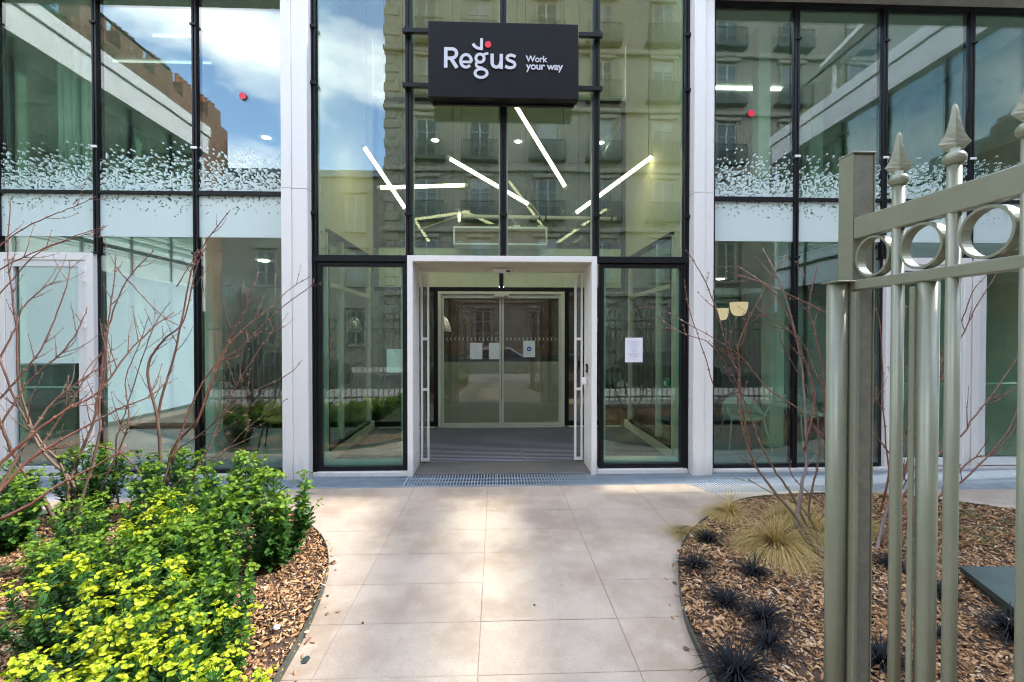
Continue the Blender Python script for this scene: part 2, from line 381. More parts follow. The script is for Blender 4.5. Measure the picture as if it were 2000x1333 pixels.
# ================================================================== SETTING
g = MB().box(-150, 150, -150, 120, -.32, -.30).build('ground', M['asphalt']); tag(g, kind='structure')
sw = MB(); sw.box(-150, 150, -3.4, -.35, -.299, -.012); sw.box(-150, 150, -15, -11.5, -.299, -.15)
tag(sw.build('pavement', M['sidewalk']), kind='structure')
yard = MB().box(-WX, WX, -.34, 5.0, -.299, -.004).build('courtyard_paving', M['joint']); tag(yard, kind='structure')

def catmull(pts, n=8, closed=False):
    out = []; m = len(pts)
    for i in range(m - 1):
        p0, p1, p2, p3 = pts[max(i - 1, 0)], pts[i], pts[i + 1], pts[min(i + 2, m - 1)]
        for k in range(n):
            u = k / n
            out.append(tuple(.5 * (2 * b + (c_ - a) * u + (2 * a - 5 * b + 4 * c_ - d) * u * u + (3 * b - a - 3 * c_ + d) * u ** 3) for a, b, c_, d in zip(p0, p1, p2, p3)))
    out.append(tuple(pts[-1])); return out
GL = [(470, 1500), (510, 1400), (545, 1333), (585, 1262), (615, 1200), (636, 1140), (641, 1100), (630, 1062), (600, 1032), (560, 1009), (500, 997), (400, 990), (250, 993), (110, 1012), (0, 1036)]
GR = [(1475, 1500), (1420, 1400), (1390, 1333), (1360, 1270), (1340, 1220), (1328, 1160), (1326, 1110), (1335, 1070), (1365, 1033), (1410, 1003), (1470, 981), (1600, 973), (1750, 977), (1877, 991), (1990, 1008)]
def bed_curve(px): return catmull([tuple(atG(x, y))[:2] for x, y in px], 6)
EL = bed_curve(GL); ER = bed_curve(GR)
pl = EL[-1]; EL += [(pl[0] - .6, pl[1] - .25), (-6.6, 2.6)]; pr = ER[-1]; ER += [(pr[0] + .6, pr[1] - .2), (6.6, 3.0)]
PL = EL + [(-6.6, .3), (-.9, .3)]; PR = ER + [(6.6, .3), (1.4, .3)]
def inside(px, py, poly):
    c = np.zeros(len(px), bool); n = len(poly)
    for i in range(n):
        x1, y1 = poly[i]; x2, y2 = poly[(i + 1) % n]
        if y1 == y2: continue
        cond = ((y1 > py) != (y2 > py)) & (px < (x2 - x1) * (py - y1) / (y2 - y1) + x1); c ^= cond
    return c
SW, SD = .80, .42
slab_me = MB().cbox(-SW / 2 + .0018, SW / 2 - .0018, -SD / 2 + .0018, SD / 2 - .0018, -.03, 0, .0015).mesh('slab', M['stone'])
ys = [4.73 - SD * k for k in range(-1, 12)]
for j, y1 in enumerate(ys):
    y0 = y1 - SD
    for i in range(-9, 9):
        x0 = -.091 + SW * i + (random.uniform(-.001, .001)); xc = x0 + SW / 2; yc = (y0 + y1) / 2
        if abs(xc) > WX - .3: continue
        tx = np.array([x0, x0 + SW, x0, x0 + SW, xc]); ty = np.array([y0, y0, y1, y1, yc])
        if inside(tx, ty, PL).all() or inside(tx, ty, PR).all(): continue
        if j == 0:
            b = MB().cbox(x0 + .0035, x0 + SW - .0035, 4.733, 5.0, -.03, 0, .0025)
            if xc > 2.3 or xc < -2.3: continue
            if x0 < 2.2 < x0 + SW: b = MB().prism([(x0 + .0035, 4.733), (2.24, 4.733), (2.13, 5.0), (x0 + .0035, 5.0)], 2, -.03, 0)
            s = b.build('slab', M['stone'], yard, base=(xc, yc, random.uniform(-.0008, .0008)))
            continue
        s = inst('slab', slab_me, yard, (xc, yc, random.uniform(-.001, .001)))

# gratings in front of the glass
def grating(label, quads, x0, x1, y0f, y1):
    # quads: function giving front edge y for an x
    th = empty('drain_grating', label, 'grating', ((x0 + x1) / 2, 5.2, 0), group='metal gratings along the glass front')
    b = MB(); x = x0
    while x < x1:
        y0 = y0f(x)
        if y1 - y0 > .03: b.box(x, x + .011, y0, y1, -.02, .002)
        x += .034
    o = b.build('bar', M['grate'], th); tag(o, kind='stuff')
    b = MB()
    for k in range(1, 6):
        y = y1 - k * .12
        xs = [v for v in np.arange(x0, x1, .02) if y0f(v) < y]
        if xs: b.box(min(xs), max(xs) + .019, y, y + .005, -.02, -.002)
    b.build('cross_rod', M['grate'], th)
    b = MB(); f0, f1 = y0f(x0), y0f(x1)
    b.add([(x0, f0, .003), (x1, f1, .003), (x1, f1 + .012, .003), (x0, f0 + .012, .003), (x0, f0, -.02), (x1, f1, -.02)], [(0, 1, 2, 3), (4, 5, 1, 0)])
    b.build('edge_angle', M['grate'], th)
M['grate'] = painted('galvanised_grating', (.40, .47, .53), .4, metal=.2, var=.1)
MB().box(-WX, WX, 4.55, 5.6, -.2, -.12).build('drain_channel', painted('dark_channel', (.05, .055, .06), .8)).__setitem__('kind', 'structure')
for k, (a, b_) in enumerate([(-2.13, -1.04), (-1.03, .0), (.01, 1.08), (1.09, 2.14)]):
    grating('narrow metal grating before ' + ['the left glass pane of the entrance', 'the left half of the open doorway', 'the right half of the open doorway', 'the right glass pane of the entrance'][k], None, a, b_, lambda x: 5.003, 5.43)
grating('wide metal grating along the glass to the right of the entrance', None, 2.15, WX, lambda x: max(4.70, 5.0 - (x - 2.15) * 2.2), 5.46)
grating('wide metal grating along the glass to the left of the entrance', None, -WX, -2.14, lambda x: max(4.70, 5.0 - (-2.14 - x) * 2.2), 5.46)

# ---- planting beds
def bed(poly, edge, side):
    b = MB(); n = len(poly)
    b.add([(x, y, .028) for x, y in poly] + [(x, y, -.03) for x, y in poly], [tuple(range(n))] + [(i, i + n, (i + 1) % n + n, (i + 1) % n) for i in range(n)])
    o = recalc(b.build('mulch_bed', M['soil'])); tag(o, kind='structure')
    e = MB(); w = .006
    for i in range(len(edge) - 1):
        p, q = Vector((*edge[i], 0)), Vector((*edge[i + 1], 0)); d = (q - p).normalized(); nn = Vector((-d.y, d.x, 0)) * w / 2
        e.add([p - nn + Vector((0, 0, -.02)), q - nn + Vector((0, 0, -.02)), q + nn + Vector((0, 0, -.02)), p + nn + Vector((0, 0, -.02)),
               p - nn + Vector((0, 0, .055)), q - nn + Vector((0, 0, .055)), q + nn + Vector((0, 0, .055)), p + nn + Vector((0, 0, .055))],
              [(0, 1, 5, 4), (2, 3, 7, 6), (4, 5, 6, 7), (1, 0, 3, 2)])
    o = recalc(e.build('steel_edging', M['steel'])); tag(o, 'curved strip of dull steel edging round the %s planting bed' % side, 'garden edging', 'steel edging strips of the beds')
bed(PL, EL, 'left'); bed(PR, ER, 'right')
def chips(name, poly, n, x0, x1, y0, y1, zb=.032):
    ns = n * (60 if zb < .03 else 2); px = rng.uniform(x0, x1, ns); py = rng.uniform(y0, y1, ns); py = y0 + (py - y0) ** 1.25 / (y1 - y0) ** .25
    m = inside(px, py, poly); px, py = px[m][:n], py[m][:n]; n = len(px)
    flat = zb < .03
    big = rng.random(n) < .12
    ln = np.where(big, rng.uniform(.032, .062, n), rng.uniform(.007, .030, n)); wd = np.where(big, rng.uniform(.008, .022, n), rng.uniform(.004, .012, n)); th = rng.uniform(.0015, .005, n)
    q = np.array([(-1, -1, -1), (1, -1, -1), (1, 1, -1), (-1, 1, -1), (-1, -1, 1), (1, -1, 1), (1, 1, 1), (-1, 1, 1)], float) * .5
    v = np.repeat(q[None], n, 0); v += rng.uniform(-.13, .13, v.shape); v *= np.stack([ln, wd, th], 1)[:, None, :]
    az = rng.uniform(0, 2 * np.pi, n); ti = rng.normal(0, .28, n); ro = rng.normal(0, .4, n)
    def rot(v, ax, a):
        c, s = np.cos(a)[:, None], np.sin(a)[:, None]; i, j = [(1, 2), (2, 0), (0, 1)][ax]; r = v.copy()
        r[:, :, i] = v[:, :, i] * c - v[:, :, j] * s; r[:, :, j] = v[:, :, i] * s + v[:, :, j] * c; return r
    v = rot(v, 0, ro); v = rot(v, 1, ti); v = rot(v, 2, az)
    z = zb + (np.zeros(n) if flat else rng.random(n) * .02 + .012 * np.sin(px * 5) * np.cos(py * 4))
    v += np.stack([px, py, z], 1)[:, None, :]
    f = np.array([(4, 5, 6, 7), (0, 1, 5, 4), (1, 2, 6, 5), (2, 3, 7, 6), (3, 0, 4, 7)])
    F = (f[None] + (np.arange(n) * 8)[:, None, None]).reshape(-1, 4)
    o = bpy.data.objects.new(name, np_mesh(name, v.reshape(-1, 3), F, M['chip'])); _link(o, None)
    tag(o, 'loose brown bark mulch', 'mulch', kind='stuff'); return o
o = chips('bark_mulch', PL, 38000, -5.2, -.85, 1.3, 4.5); o['label'] = 'brown bark chips covering the left planting bed'
o = chips('bark_mulch', PR, 52000, 1.1, 5.6, 1.1, 4.6); o['label'] = 'brown bark chips covering the right planting bed'

def band(edge, w):
    c = np.array(edge); d = np.gradient(c, axis=0); d /= np.linalg.norm(d, axis=1)[:, None]; n = np.stack([d[:, 1], -d[:, 0]], 1)
    return [tuple(p) for p in c + n * .008] + [tuple(p) for p in (c + n * w)[::-1]]
o = chips('bark_crumbs', band([e for e in EL[:90]], .08), 26, -4, 0, 1.5, 4.3, .004); o['label'] = 'few bark crumbs spilled on the path beside the left bed'
o = chips('bark_crumbs', band([e for e in ER[:90]], -.08), 34, 0, 5, 1.5, 4.3, .004); o['label'] = 'few bark crumbs spilled on the path beside the right bed'
# ================================================================== THE OFFICE BUILDING
off = empty('office_building', 'modern glass fronted office building with white pillars and a double height entrance', 'building', (CX, 6, 0))
def P(name, mb, mat, parent=off, **k): return mb.build(name, mat, parent, **k)
# pillars
for sgn, xa, xb in ((-1, CX - 2.54, CX - 2.25), (1, CX + 2.26, CX + 2.50)):
    mid = xa + (xb - xa) * (.38 if sgn < 0 else .55)
    for (z0, z1) in ((-.02, ZT + .02), (ZT + .024, ZS - .08), (ZS - .076, 7.4)):
        b = MB(); b.cbox(xa, mid, 5.315, 5.62, z0, z1, .003); b.cbox(mid + .002, xb, 5.335, 5.62, z0, z1, .003)
        P('pillar', b, M['white'])
    P('joint_strip', MB().box(xa + .004, xb - .004, 5.345, 5.60, -.01, 7.3), M['black'])
    # thin flashing next to the glass
for sgn, xa in ((-1, CX - 2.562), (1, CX + 2.522)):
    P('edge_trim', MB().cbox(xa, xa + .016, 5.40, 5.60, 0, ZS, .002), M['white2'])

pane_i = 0
def pane(x0, x1, z0, z1, mat, y=YG, parent=off, th=.02, tilt=.0012):
    global pane_i
    xc, zc = (x0 + x1) / 2, (z0 + z1) / 2
    b = MB().box(x0, x1, y, y + th, z0, z1)
    o = b.build('window_pane', mat, parent, base=(xc, y, zc))
    o.rotation_euler = (random.uniform(-tilt, tilt), 0, random.uniform(-tilt, tilt)); return o
def mullion(x, z0, z1, w=.05, y0=YG - .035, y1=YG + .06, parent=off):
    b = MB(); b.cbox(x - w / 2, x - .006, y0, y1, z0, z1, .002); b.cbox(x + .006, x + w / 2, y0, y1, z0, z1, .002); b.box(x - .006, x + .006, y0 + .02, y1, z0, z1)
    return P('mullion', b, M['black'], parent)
def transom(x0, x1, z, h=.045, y0=YG - .03, y1=YG + .06, parent=off, mat='black'):
    return P('transom', MB().cbox(x0, x1, y0, y1, z - h / 2, z + h / 2, .002), M[mat], parent)

def clips(m, x, zs, mat):
    for z in zs:
        P('clip', MB().cbox(x - .035, x + .035, YG - .055, YG - .036, z - .014, z + .014, .003), M[mat], m)

def wing_front(xs, doorbay, sgn):
    # xs ordered outwards
    for i in range(len(xs) - 1):
        a, b_ = sorted((xs[i], xs[i + 1])); a += .028; b_ -= .028
        pane(a, b_, ZT + .02, ZS - .03, M['frit'])
        if i in doorbay:
            pane(a, b_, ZB + .06, ZT - .02, M['frit'])
        else:
            pane(a, b_, .075, ZT - .02, M['frit'])
            fr = MB(); fr.cbox(a - .004, b_ + .004, YG - .018, YG + .05, .03, .078, .003)
            P('sill_frame', fr, M['black'])
        # slim inner frames of the glazing unit
        for (z0, z1) in ((.08, ZT - .03), (ZT + .03, ZS - .04)):
            if i in doorbay and z0 < 1: z0 = ZB + .08
            P('pane_frame', MB().box(a, a + .022, YG + .021, YG + .05, z0, z1), M['black']); P('pane_frame', MB().box(b_ - .022, b_, YG + .021, YG + .05, z0, z1), M['black'])
        transom(a - .005, b_ + .005, ZT, .04 if not (i == 0) else .055)
        transom(a - .005, b_ + .005, ZS - .02, .05)
    for i, x in enumerate(xs[1:]):
        m = mullion(x, .03 if (i not in doorbay and i + 1 not in doorbay) else ZB + .05, ZS, .052)
        if i in doorbay or i + 1 in doorbay:
            P('mullion', MB().cbox(x - .02, x + .02, YG + .0, YG + .06, .03, ZB + .05, .002), M['black'])
        clips(m, x, (ZT + .52,), 'white'); clips(m, x, (5.28, 2.62), 'black')
    x = xs[0]; P('mullion', MB().cbox(min(x, x + .03 * sgn), max(x, x + .03 * sgn), YG - .02, YG + .06, .03, ZS, .002), M['black'])
    a, b_ = sorted((xs[0], xs[-1]))
    P('sill', MB().cbox(a, b_, YG - .075, YG + .07, -.03, .03, .003), M['white'])
    P('sill_shadow_gap', MB().box(a, b_, YG - .05, YG + .07, -.10, -.031), M['black'])
    P('soffit', MB().cbox(a, b_, 5.18, YG + .3, ZS + .005, ZS + .06, .003), M['soffit'])
    P('fascia', MB().cbox(a, b_, 5.16, YG + .3, ZS + .062, ZR, .004), M['white'])
wing_front(LM, (2, 3), -1); wing_front(RM, (2, 3), 1)

# white glazed doors in the wings
def glazed_door(x0, x1, hinge_left, label):
    d = empty('door', None, None, ((x0 + x1) / 2, YG, 0), parent=off); d['label'] = label
    z1 = ZB + .045
    b = MB(); b.cbox(x0, x0 + .09, YG - .06, YG + .07, .0, z1, .003); b.cbox(x1 - .09, x1, YG - .06, YG + .07, .0, z1, .003); b.cbox(x0 + .09, x1 - .09, YG - .06, YG + .07, z1 - .085, z1, .003)
    P('door_frame', b, M['white'], d)
    a, c = x0 + .094, x1 - .094; b = MB()
    b.cbox(a, a + .085, YG - .05, YG + .03, .045, z1 - .089, .003); b.cbox(c - .085, c, YG - .05, YG + .03, .045, z1 - .089, .003)
    b.cbox(a + .085, c - .085, YG - .05, YG + .03, z1 - .16, z1 - .089, .003); b.cbox(a + .085, c - .085, YG - .05, YG + .03, .045, .14, .003)
    P('door_leaf', b, M['white2'], d)
    P('pane_frame', MB().box(a + .085, c - .085, YG + .0, YG + .012, .14, .15).box(a + .085, a + .093, YG - .0, YG + .012, .15, z1 - .16), M['black'], d)
    P('door_pane', MB().box(a + .085, c - .085, YG - .018, YG - .002, .141, z1 - .161), M['glass'], d)
    P('handle', MB().tube([(a + .1, YG + .06, 1.05), (c - .1, YG + .06, 1.05)], .012, 8), M['chairleg'], d)
    hx = (x0 + .092) if hinge_left else (x1 - .092)
    for z in (.30, 1.02, 1.75, 2.28):
        b = MB()
        for k in range(3): b.cbox(hx - .016, hx + .016, YG - .082, YG - .055, z + k * .062, z + k * .062 + .058, .004)
        P('hinge', b, M['white'], d)
glazed_door(LM[3] + .012, LM[2] - .012, False, 'white framed glazed door with its hinges on the right')
glazed_door(LM[4] + .012, LM[3] - .012, True, 'white framed glazed door at the far left')
glazed_door(RM[2] + .012, RM[3] - .012, True, 'white framed glazed door partly behind the gate pickets')
glazed_door(RM[3] + .012, RM[4] - .012, False, 'white framed glazed door at the far right')

# ---- central bay
ZC = 7.2
for i in range(4):
    a, b_ = CM[i] + .035, CM[i + 1] - .035
    pane(a, b_, ZB + .03, ZC, M['glass'])
    for q in (a, b_ - .02): P('pane_frame', MB().box(q, q + .02, YG + .021, YG + .045, ZB + .03, ZC), M['creamtrim'])
for i, x in enumerate(CM):
    z0 = .03 if i in (0, 4) else ZB - .02
    w = .075 if i not in (0, 4) else .055
    m = mullion(x, z0, ZC, w, YG - .05, YG + .07)
    for z in (5.28, 4.62, 3.1): P('clip', MB().cbox(x - .045, x + .045, YG - .075, YG - .051, z - .02, z + .02, .004), M['black'], m)
transom(CM[0] - .02, CM[4] + .02, ZB, .075, YG - .056)
transom(CM[0] - .02, CM[4] + .02, 5.84, .02, YG - .004)
# side panes either side of the doorway
for k, (a, b_) in enumerate(((CM[0], CM[1] - .02), (CM[3] + .02, CM[4]))):
    fr = MB(); w = .05
    fr.cbox(a + .028, a + .028 + w, YG - .03, YG + .06, .045, ZB - .045, .003); fr.cbox(b_ - w - .01, b_ - .01, YG - .03, YG + .06, .045, ZB - .045, .003)
    fr.cbox(a + .028 + w, b_ - .01 - w, YG - .03, YG + .06, .045, .10, .003); fr.cbox(a + .028 + w, b_ - .01 - w, YG - .03, YG + .06, ZB - .09, ZB - .045, .003)
    P('window_frame', fr, M['black'])
    pane(a + .028 + w, b_ - .01 - w, .10, ZB - .09, M['glass'])
    P('pane_frame', MB().box(a + .08, a + .115, YG + .03, YG + .06, .10, ZB - .1).box(b_ - .09, b_ - .06, YG + .03, YG + .06, .10, ZB - .1).box(a + .115, b_ - .09, YG + .03, YG + .06, .10, .17), M['chair'])
    P('sill', MB().cbox(a - .01, b_ + .01, YG - .08, YG + .07, -.012, .044, .003), M['white'])
# white portal
b = MB()
xa, xb = CM[1] - .012, CM[3] + .0
P('door_frame', MB().cbox(xa, xa + .066, 5.40, 5.86, -.02, ZB - .04, .004), M['white'])
P('door_frame', MB().cbox(xb - .066, xb, 5.40, 5.86, -.02, ZB - .04, .004), M['white'])
P('door_head', MB().cbox(xa + .0, xb, 5.402, 5.86, ZB - .039, ZB + .03, .004), M['white'])
P('door_head_soffit', MB().box(xa + .068, xb - .068, 5.42, 5.85, ZB - .047, ZB - .0395), M['creamtrim'])
P('head_track', MB().cbox(xa + .068, xb - .068, 5.852, 5.90, ZB - .10, ZB - .05, .003), M['creamtrim'])
# parked sliding leaves
for k, (a, b_) in enumerate(((xa + .095, xa + .175), (xb - .175, xb - .095))):
    d = empty('sliding_door_leaf', None, None, ((a + b_) / 2, 5.88, 0), parent=off)
    fr = MB(); fr.cbox(a - .015, a + .012, 5.868, 5.905, .04, ZB - .11, .002); fr.cbox(b_ - .012, b_ + .012, 5.868, 5.905, .04, ZB - .11, .002)
    for z in (.045, .95, 1.60): fr.cbox(a + .012, b_ - .012, 5.87, 5.90, z, z + .035, .002)
    P('leaf_frame', fr, M['white2'], d); P('leaf_pane', MB().box(a + .012, b_ - .012, 5.884, 5.892, .08, ZB - .12), M['glassdoor'], d)
P('threshold', MB().cbox(xa + .0, xb, 5.435, 5.93, -.03, .012, .004), M['threshold'])

def tx(o, label, cat, group=None): return tag(o, label, cat, group)
th = empty('motion_sensor', 'white motion sensor box above the open doorway', 'sensor', (CX, 5.83, 2.49), group='door motion sensors')
P('housing', MB().cbox(CX - .125, CX + .125, 5.80, 5.868, 2.462, 2.515, .008), M['white2'], th)
P('lens', MB().cbox(CX + .05, CX + .10, 5.79, 5.80, 2.47, 2.49, .003), M['dark'], th)

# ---- vestibule
lob = empty('entrance_lobby', 'double height cream entrance lobby behind the glass front', 'lobby', (CX, 7, 0))
def LP(name, mb, mat, parent=None, **k): return mb.build(name, mat, parent or lob, **k)
xl, xr = -2.19, 2.35; YB = 8.2
LP('floor', MB().box(xl, xr, 5.58, 13, -.05, -.006), M['threshold'])
LP('ceiling', MB().box(-6.8, 6.8, YB + .06, 14, 5.9, 6.0), M['ceil'])
LP('ceiling', MB().box(xl, xr, 5.6, YB + .06, 6.9, 7.0), M['cream'])
for k, x in enumerate((xl, xr)):
    s = -1 if k == 0 else 1; x2 = x + s * .06
    b = MB(); b.box(x, x2, 5.60, YB, 3.05, 6.9); LP('side_wall', b, M['cream'])
    # glazed lower screen with frames receding to the back
    f = MB()
    for y in (5.95, 6.55, 7.95): f.cbox(x - s * .012, x2, y, y + .055, 0, 2.99, .003)
    LP('screen_frame', f, M['creamtrim'])
    f = MB(); f.cbox(x - s * .016, x2, 6.05, YB, 2.99, 3.05, .003); f.cbox(x - s * .016, x2, 6.01, 6.04, .1, 2.98, .003); f.cbox(x - s * .018, x2, 6.03, 7.94, .14, .19, .003)
    LP('screen_frame', f, M['black'])
    LP('screen_frame', MB().cbox(x - s * .02, x2, 5.95, YB, 0, .14, .003).cbox(x - s * .02, x2, 6.06, 7.94, 2.30, 2.36, .003), M['creamtrim'])
    LP('screen_pane', MB().box(x + s * .02, x + s * .034, 6.05, YB, .2, 2.98), M['glassin'])
    LP('side_wall', MB().box(x, x2, 5.6, 5.94, 0, 3.05), M['cream'])
# back screen
f = MB()
f.cbox(xl + .02, xl + .09, YB, YB + .06, 3.22, 5.9, .003); f.cbox(2.27, 2.34, YB, YB + .06, 2.4, 5.9, .003)
f.cbox(xl + .09, 2.27, YB, YB + .06, 5.80, 5.9, .003); f.cbox(xl + .02, 2.27, YB - .004, YB + .06, 3.24, 3.34, .003)
f.cbox(xl + .02, 2.27, YB - .006, YB + .06, 2.455, 2.53, .003); f.cbox(.06, .13, YB - .001, YB + .06, 2.53, 3.24, .003)
f.cbox(-1.12, -1.04, YB - .01, YB + .06, 0.03, 2.455, .003); f.cbox(1.235, 1.315, YB - .01, YB + .06, 0.03, 2.455, .003)
f.cbox(xl + .02, -1.12, YB - .01, YB + .06, .03, .12, .003); f.cbox(1.315, 2.27, YB - .01, YB + .06, .03, .12, .003)
LP('back_screen_frame', f, M['black'])
for a, b_ in ((xl + .09, -1.04), (-1.04, .06), (.13, 1.2), (1.2, 2.27)): LP('cream_panel', MB().box(a + .002, b_ - .002, YB + .02, YB + .03, 2.53, 3.24), M['creampanel'])
LP('upper_screen_pane', MB().box(xl + .09, 2.27, YB + .02, YB + .035, 3.34, 5.8), M['glassin'])
for a, b_ in ((xl + .09, -1.12), (1.315, 2.27)):
    LP('screen_pane', MB().box(a, b_, YB + .02, YB + .03, .12, 2.455), M['glassdoor'])
    LP('skirting', MB().cbox(a, b_, YB - .015, YB + .04, -.005, .028, .003), M['creamtrim'])
LP('skirting', MB().cbox(-1.04, 1.235, YB - .02, YB + .05, -.005, .03, .003), M['creamtrim'])
# inner sliding door
dr = empty('sliding_door', 'closed inner glass sliding door with cream frame and frosted lower half', 'door', (.1, YB, 0))
P('door_frame', MB().cbox(-1.038, -.975, YB - .05, YB + .05, .03, 2.45, .003).cbox(1.17, 1.233, YB - .05, YB + .05, .03, 2.45, .003).cbox(-.975, 1.17, YB - .05, YB + .05, 2.40, 2.45, .003), M['creamtrim'], dr)
for k, (a, b_) in enumerate(((-.97, .093), (.103, 1.165))):
    lf = MB(); lf.cbox(a, a + .035, YB - .02, YB + .02, .035, 2.395, .002); lf.cbox(b_ - .035, b_, YB - .02, YB + .02, .035, 2.395, .002); lf.cbox(a + .035, b_ - .035, YB - .02, YB + .02, .035, .09, .002); lf.cbox(a + .035, b_ - .035, YB - .02, YB + .02, 2.33, 2.395, .002)
    l = P('door_leaf', lf, M['door_grey'], dr)
    P('leaf_pane', MB().box(a + .035, b_ - .035, YB - .004, YB + .004, .09, 2.33), M['glassdoor'], l)
    P('frosted_film', MB().box(a + .036, b_ - .036, YB + .006, YB + .008, .09, 1.19), M['frosted'], l)
    ch = MB(); s = -1 if k == 0 else 1; zz = 1.60
    for i in range(13):
        x = a + .09 + i * .073
        for q in (-1, 1): ch.add([(x - s * .018, YB - .0055, zz + q * .032), (x - s * .006, YB - .0055, zz + q * .032), (x + s * .020, YB - .0055, zz), (x + s * .006, YB - .0055, zz)], [(0, 1, 2, 3)])
    P('chevron_band', ch, M['door_grey'], l)
th = empty('motion_sensor', 'small grey motion sensor over the inner glass door', 'sensor', (.1, 8.12, 2.38), group='door motion sensors')
P('housing', MB().cbox(-.03, .23, YB - .12, YB - .052, 2.345, 2.40, .008), M['door_grey'], th); P('lens', MB().cbox(.15, .19, YB - .125, YB - .12, 2.35, 2.37, .003), M['dark'], th)
downlight_later = []
# beyond: reception
LP('back_wall', MB().box(-6.8, 6.8, 13.01, 13.1, 0, 3.3), M['brown']); LP('back_wall', MB().box(-6.8, 6.8, 11.2, 11.3, 3.3, 5.9), M['grgreen'])
for i in range(24): LP('wall_batten', MB().cbox(-3.6 + i * .31, -3.56 + i * .31, 11.15, 11.2, 3.3, 5.88, .004), M['grgreen'])
LP('mezzanine', MB().box(xl - .0, xr, YB + .07, 11.2, 2.75, 3.2), M['grgreen'])
for q in (-1.4, .1, 1.6): downlight_later.append((q, 10.2))
LP('floor', MB().box(-6.8, 6.8, 8.3, 13, -.02, .0), painted('stone_tile_floor', (.20, .17, .13), .4, var=.15))
ct = empty('reception_counter', 'long dark reception counter beyond the inner glass door', 'counter', (.3, 12, 0))
P('front', MB().cbox(-1.9, 2.3, 11.9, 12.3, 0, .95, .01), M['brown'], ct); P('top', MB().cbox(-1.95, 2.35, 11.84, 12.5, .952, 1.15, .01), M['dark'], ct)
for k, x in enumerate((-1.2, 2.3)):
    pn = empty('dome_pendant', ['pale dome pendant lamp behind the left edge of the inner glass door', 'pale dome pendant lamp behind the right edge of the inner glass door'][k], 'pendant lamp', (x, 10.5, 2.0), group='dome pendants in the reception')
    P('shade', MB().lathe([(.02, .34), (.07, .31), (.13, .2), (.17, .03), (.16, .0)], (x, 10.5, 1.75), 18), M['white2'], pn, smooth=True); P('cord', MB().tube([(x, 10.5, 2.08), (x, 10.5, 2.72)], .006, 6), M['black'], pn)
# rib mat
mat = empty('entrance_mat', 'ribbed dark grey entrance mat inside the open doorway', 'mat', (CX, 7, 0))
M['ribdk'] = painted('dark_carpet_rib', (.10, .098, .115), .9, var=.2, scale=20); M['riblt'] = painted('aluminium_rib', (.55, .55, .62), .45, metal=.2)
r1 = MB(); r2 = MB(); y = 5.935; i = 0
while y < 8.15:
    for (a, b_) in ((xl + .02, .36), (.366, xr - .02)):
        r1.cbox(a, b_, y, y + .050, -.006, .011, .004); r2.box(a, b_, y + .052, y + .066, -.006, .009)
    y += .072
tag(P('carpet_rib', r1, M['ribdk'], mat), kind='stuff'); tag(P('metal_rib', r2, M['riblt'], mat), kind='stuff')
# air curtain
ac = empty('air_curtain', 'long white air curtain unit with taupe grille above the inner door', 'air curtain', (.08, 8, 3.2))
P('casing', MB().cbox(-.73, .88, 7.80, 7.84, 3.49, 3.525, .003).cbox(-.73, .88, 7.80, 7.84, 3.21, 3.24, .003).cbox(-.73, -.70, 7.80, 7.84, 3.24, 3.49, .003).cbox(.85, .88, 7.80, 7.84, 3.24, 3.49, .003).box(-.73, .88, 7.845, 8.15, 3.21, 3.525), M['white2'], ac)
gb = MB(); gb.box(-.70, .85, 7.815, 7.83, 3.24, 3.49)
P('grille', gb, M['acgrille'], ac)
gs = MB(); gz = 3.25
while gz < 3.48: gs.box(-.69, .84, 7.806, 7.8145, gz, gz + .007); gz += .016
tag(P('louvre', gs, M['acgrille'], ac), kind='stuff')
for x in (-.66, .74): P('badge', MB().box(x, x + .09, 7.80, 7.805, 3.252, 3.268), M['letter'], ac)
for x in (.30, .72): P('junction_box', MB().cbox(x, x + .12, 7.9, 8.0, 3.526, 3.58, .004), M['creamtrim'], ac)
pp = empty('ceiling_pipe', 'pale horizontal pipe with black clamps above the air curtain', 'pipe', (.3, 7.9, 3.7))
P('pipe', MB().tube([(-.68, 7.9, 3.72), (2.1, 7.9, 3.70)], .033, 12), M['creamtrim'], pp, smooth=True)
for x in (.74, .85, 2.0): P('clamp', MB().tube([(x, 7.9, 3.705), (x + .02, 7.9, 3.705)], .045, 12), M['black'], pp)
# hanging tube lights
TL = [((708, 283), (795, 413), 6.7, 'steep glowing tube light hanging furthest left behind the glass'), ((737, 367), (913, 362), 7.2, 'nearly level glowing tube light crossing the far left one'),
      ((873, 307), (1037, 402), 6.8, 'glowing tube light sloping down to the right behind the middle mullion'), ((1003, 200), (1107, 370), 6.6, 'steep glowing tube light starting just under the black sign'),
      ((1278, 303), (1120, 420), 6.8, 'glowing tube light rising to the right across the right mullion')]
M['brass'] = painted('pale_brass_cap', (.55, .42, .25), .35, metal=.7)
for (p, q, Y, lab) in TL:
    A, B = atY(*p, Y), atY(*q, Y + .25); tl = empty('tube_light', lab, 'tube light', (A + B) / 2, group='glowing tube lights hung at odd angles')
    d = (B - A).normalized()
    P('tube', MB().tube([A + d * .05, B - d * .05], .027, 14), M['tubelight'], tl, smooth=True)
    for e, s in ((A, 1), (B, -1)): P('end_cap', MB().tube([e, e + d * .05 * s], .034, 12), M['brass'], tl)
    for e in (A + d * .1, B - d * .1): P('cord', MB().tube([e, (e.x, e.y, 6.88)], .0035, 5), M['black'], tl)
for (p, q, Y) in (((815, 450), (908, 418), 7.9), ((1040, 402), (1062, 433), 7.7)):  # rods in place of tube light reflections in the rear glass
    A, B = atY(*p, Y), atY(*q, Y)
    tag(MB().tube([A, B], .012, 8).build('reflection_rod', M['brass']), 'thin rod standing in for a tube light reflection %s the air curtain' % ('above left of' if p[0] < 900 else 'right above'), 'rod')
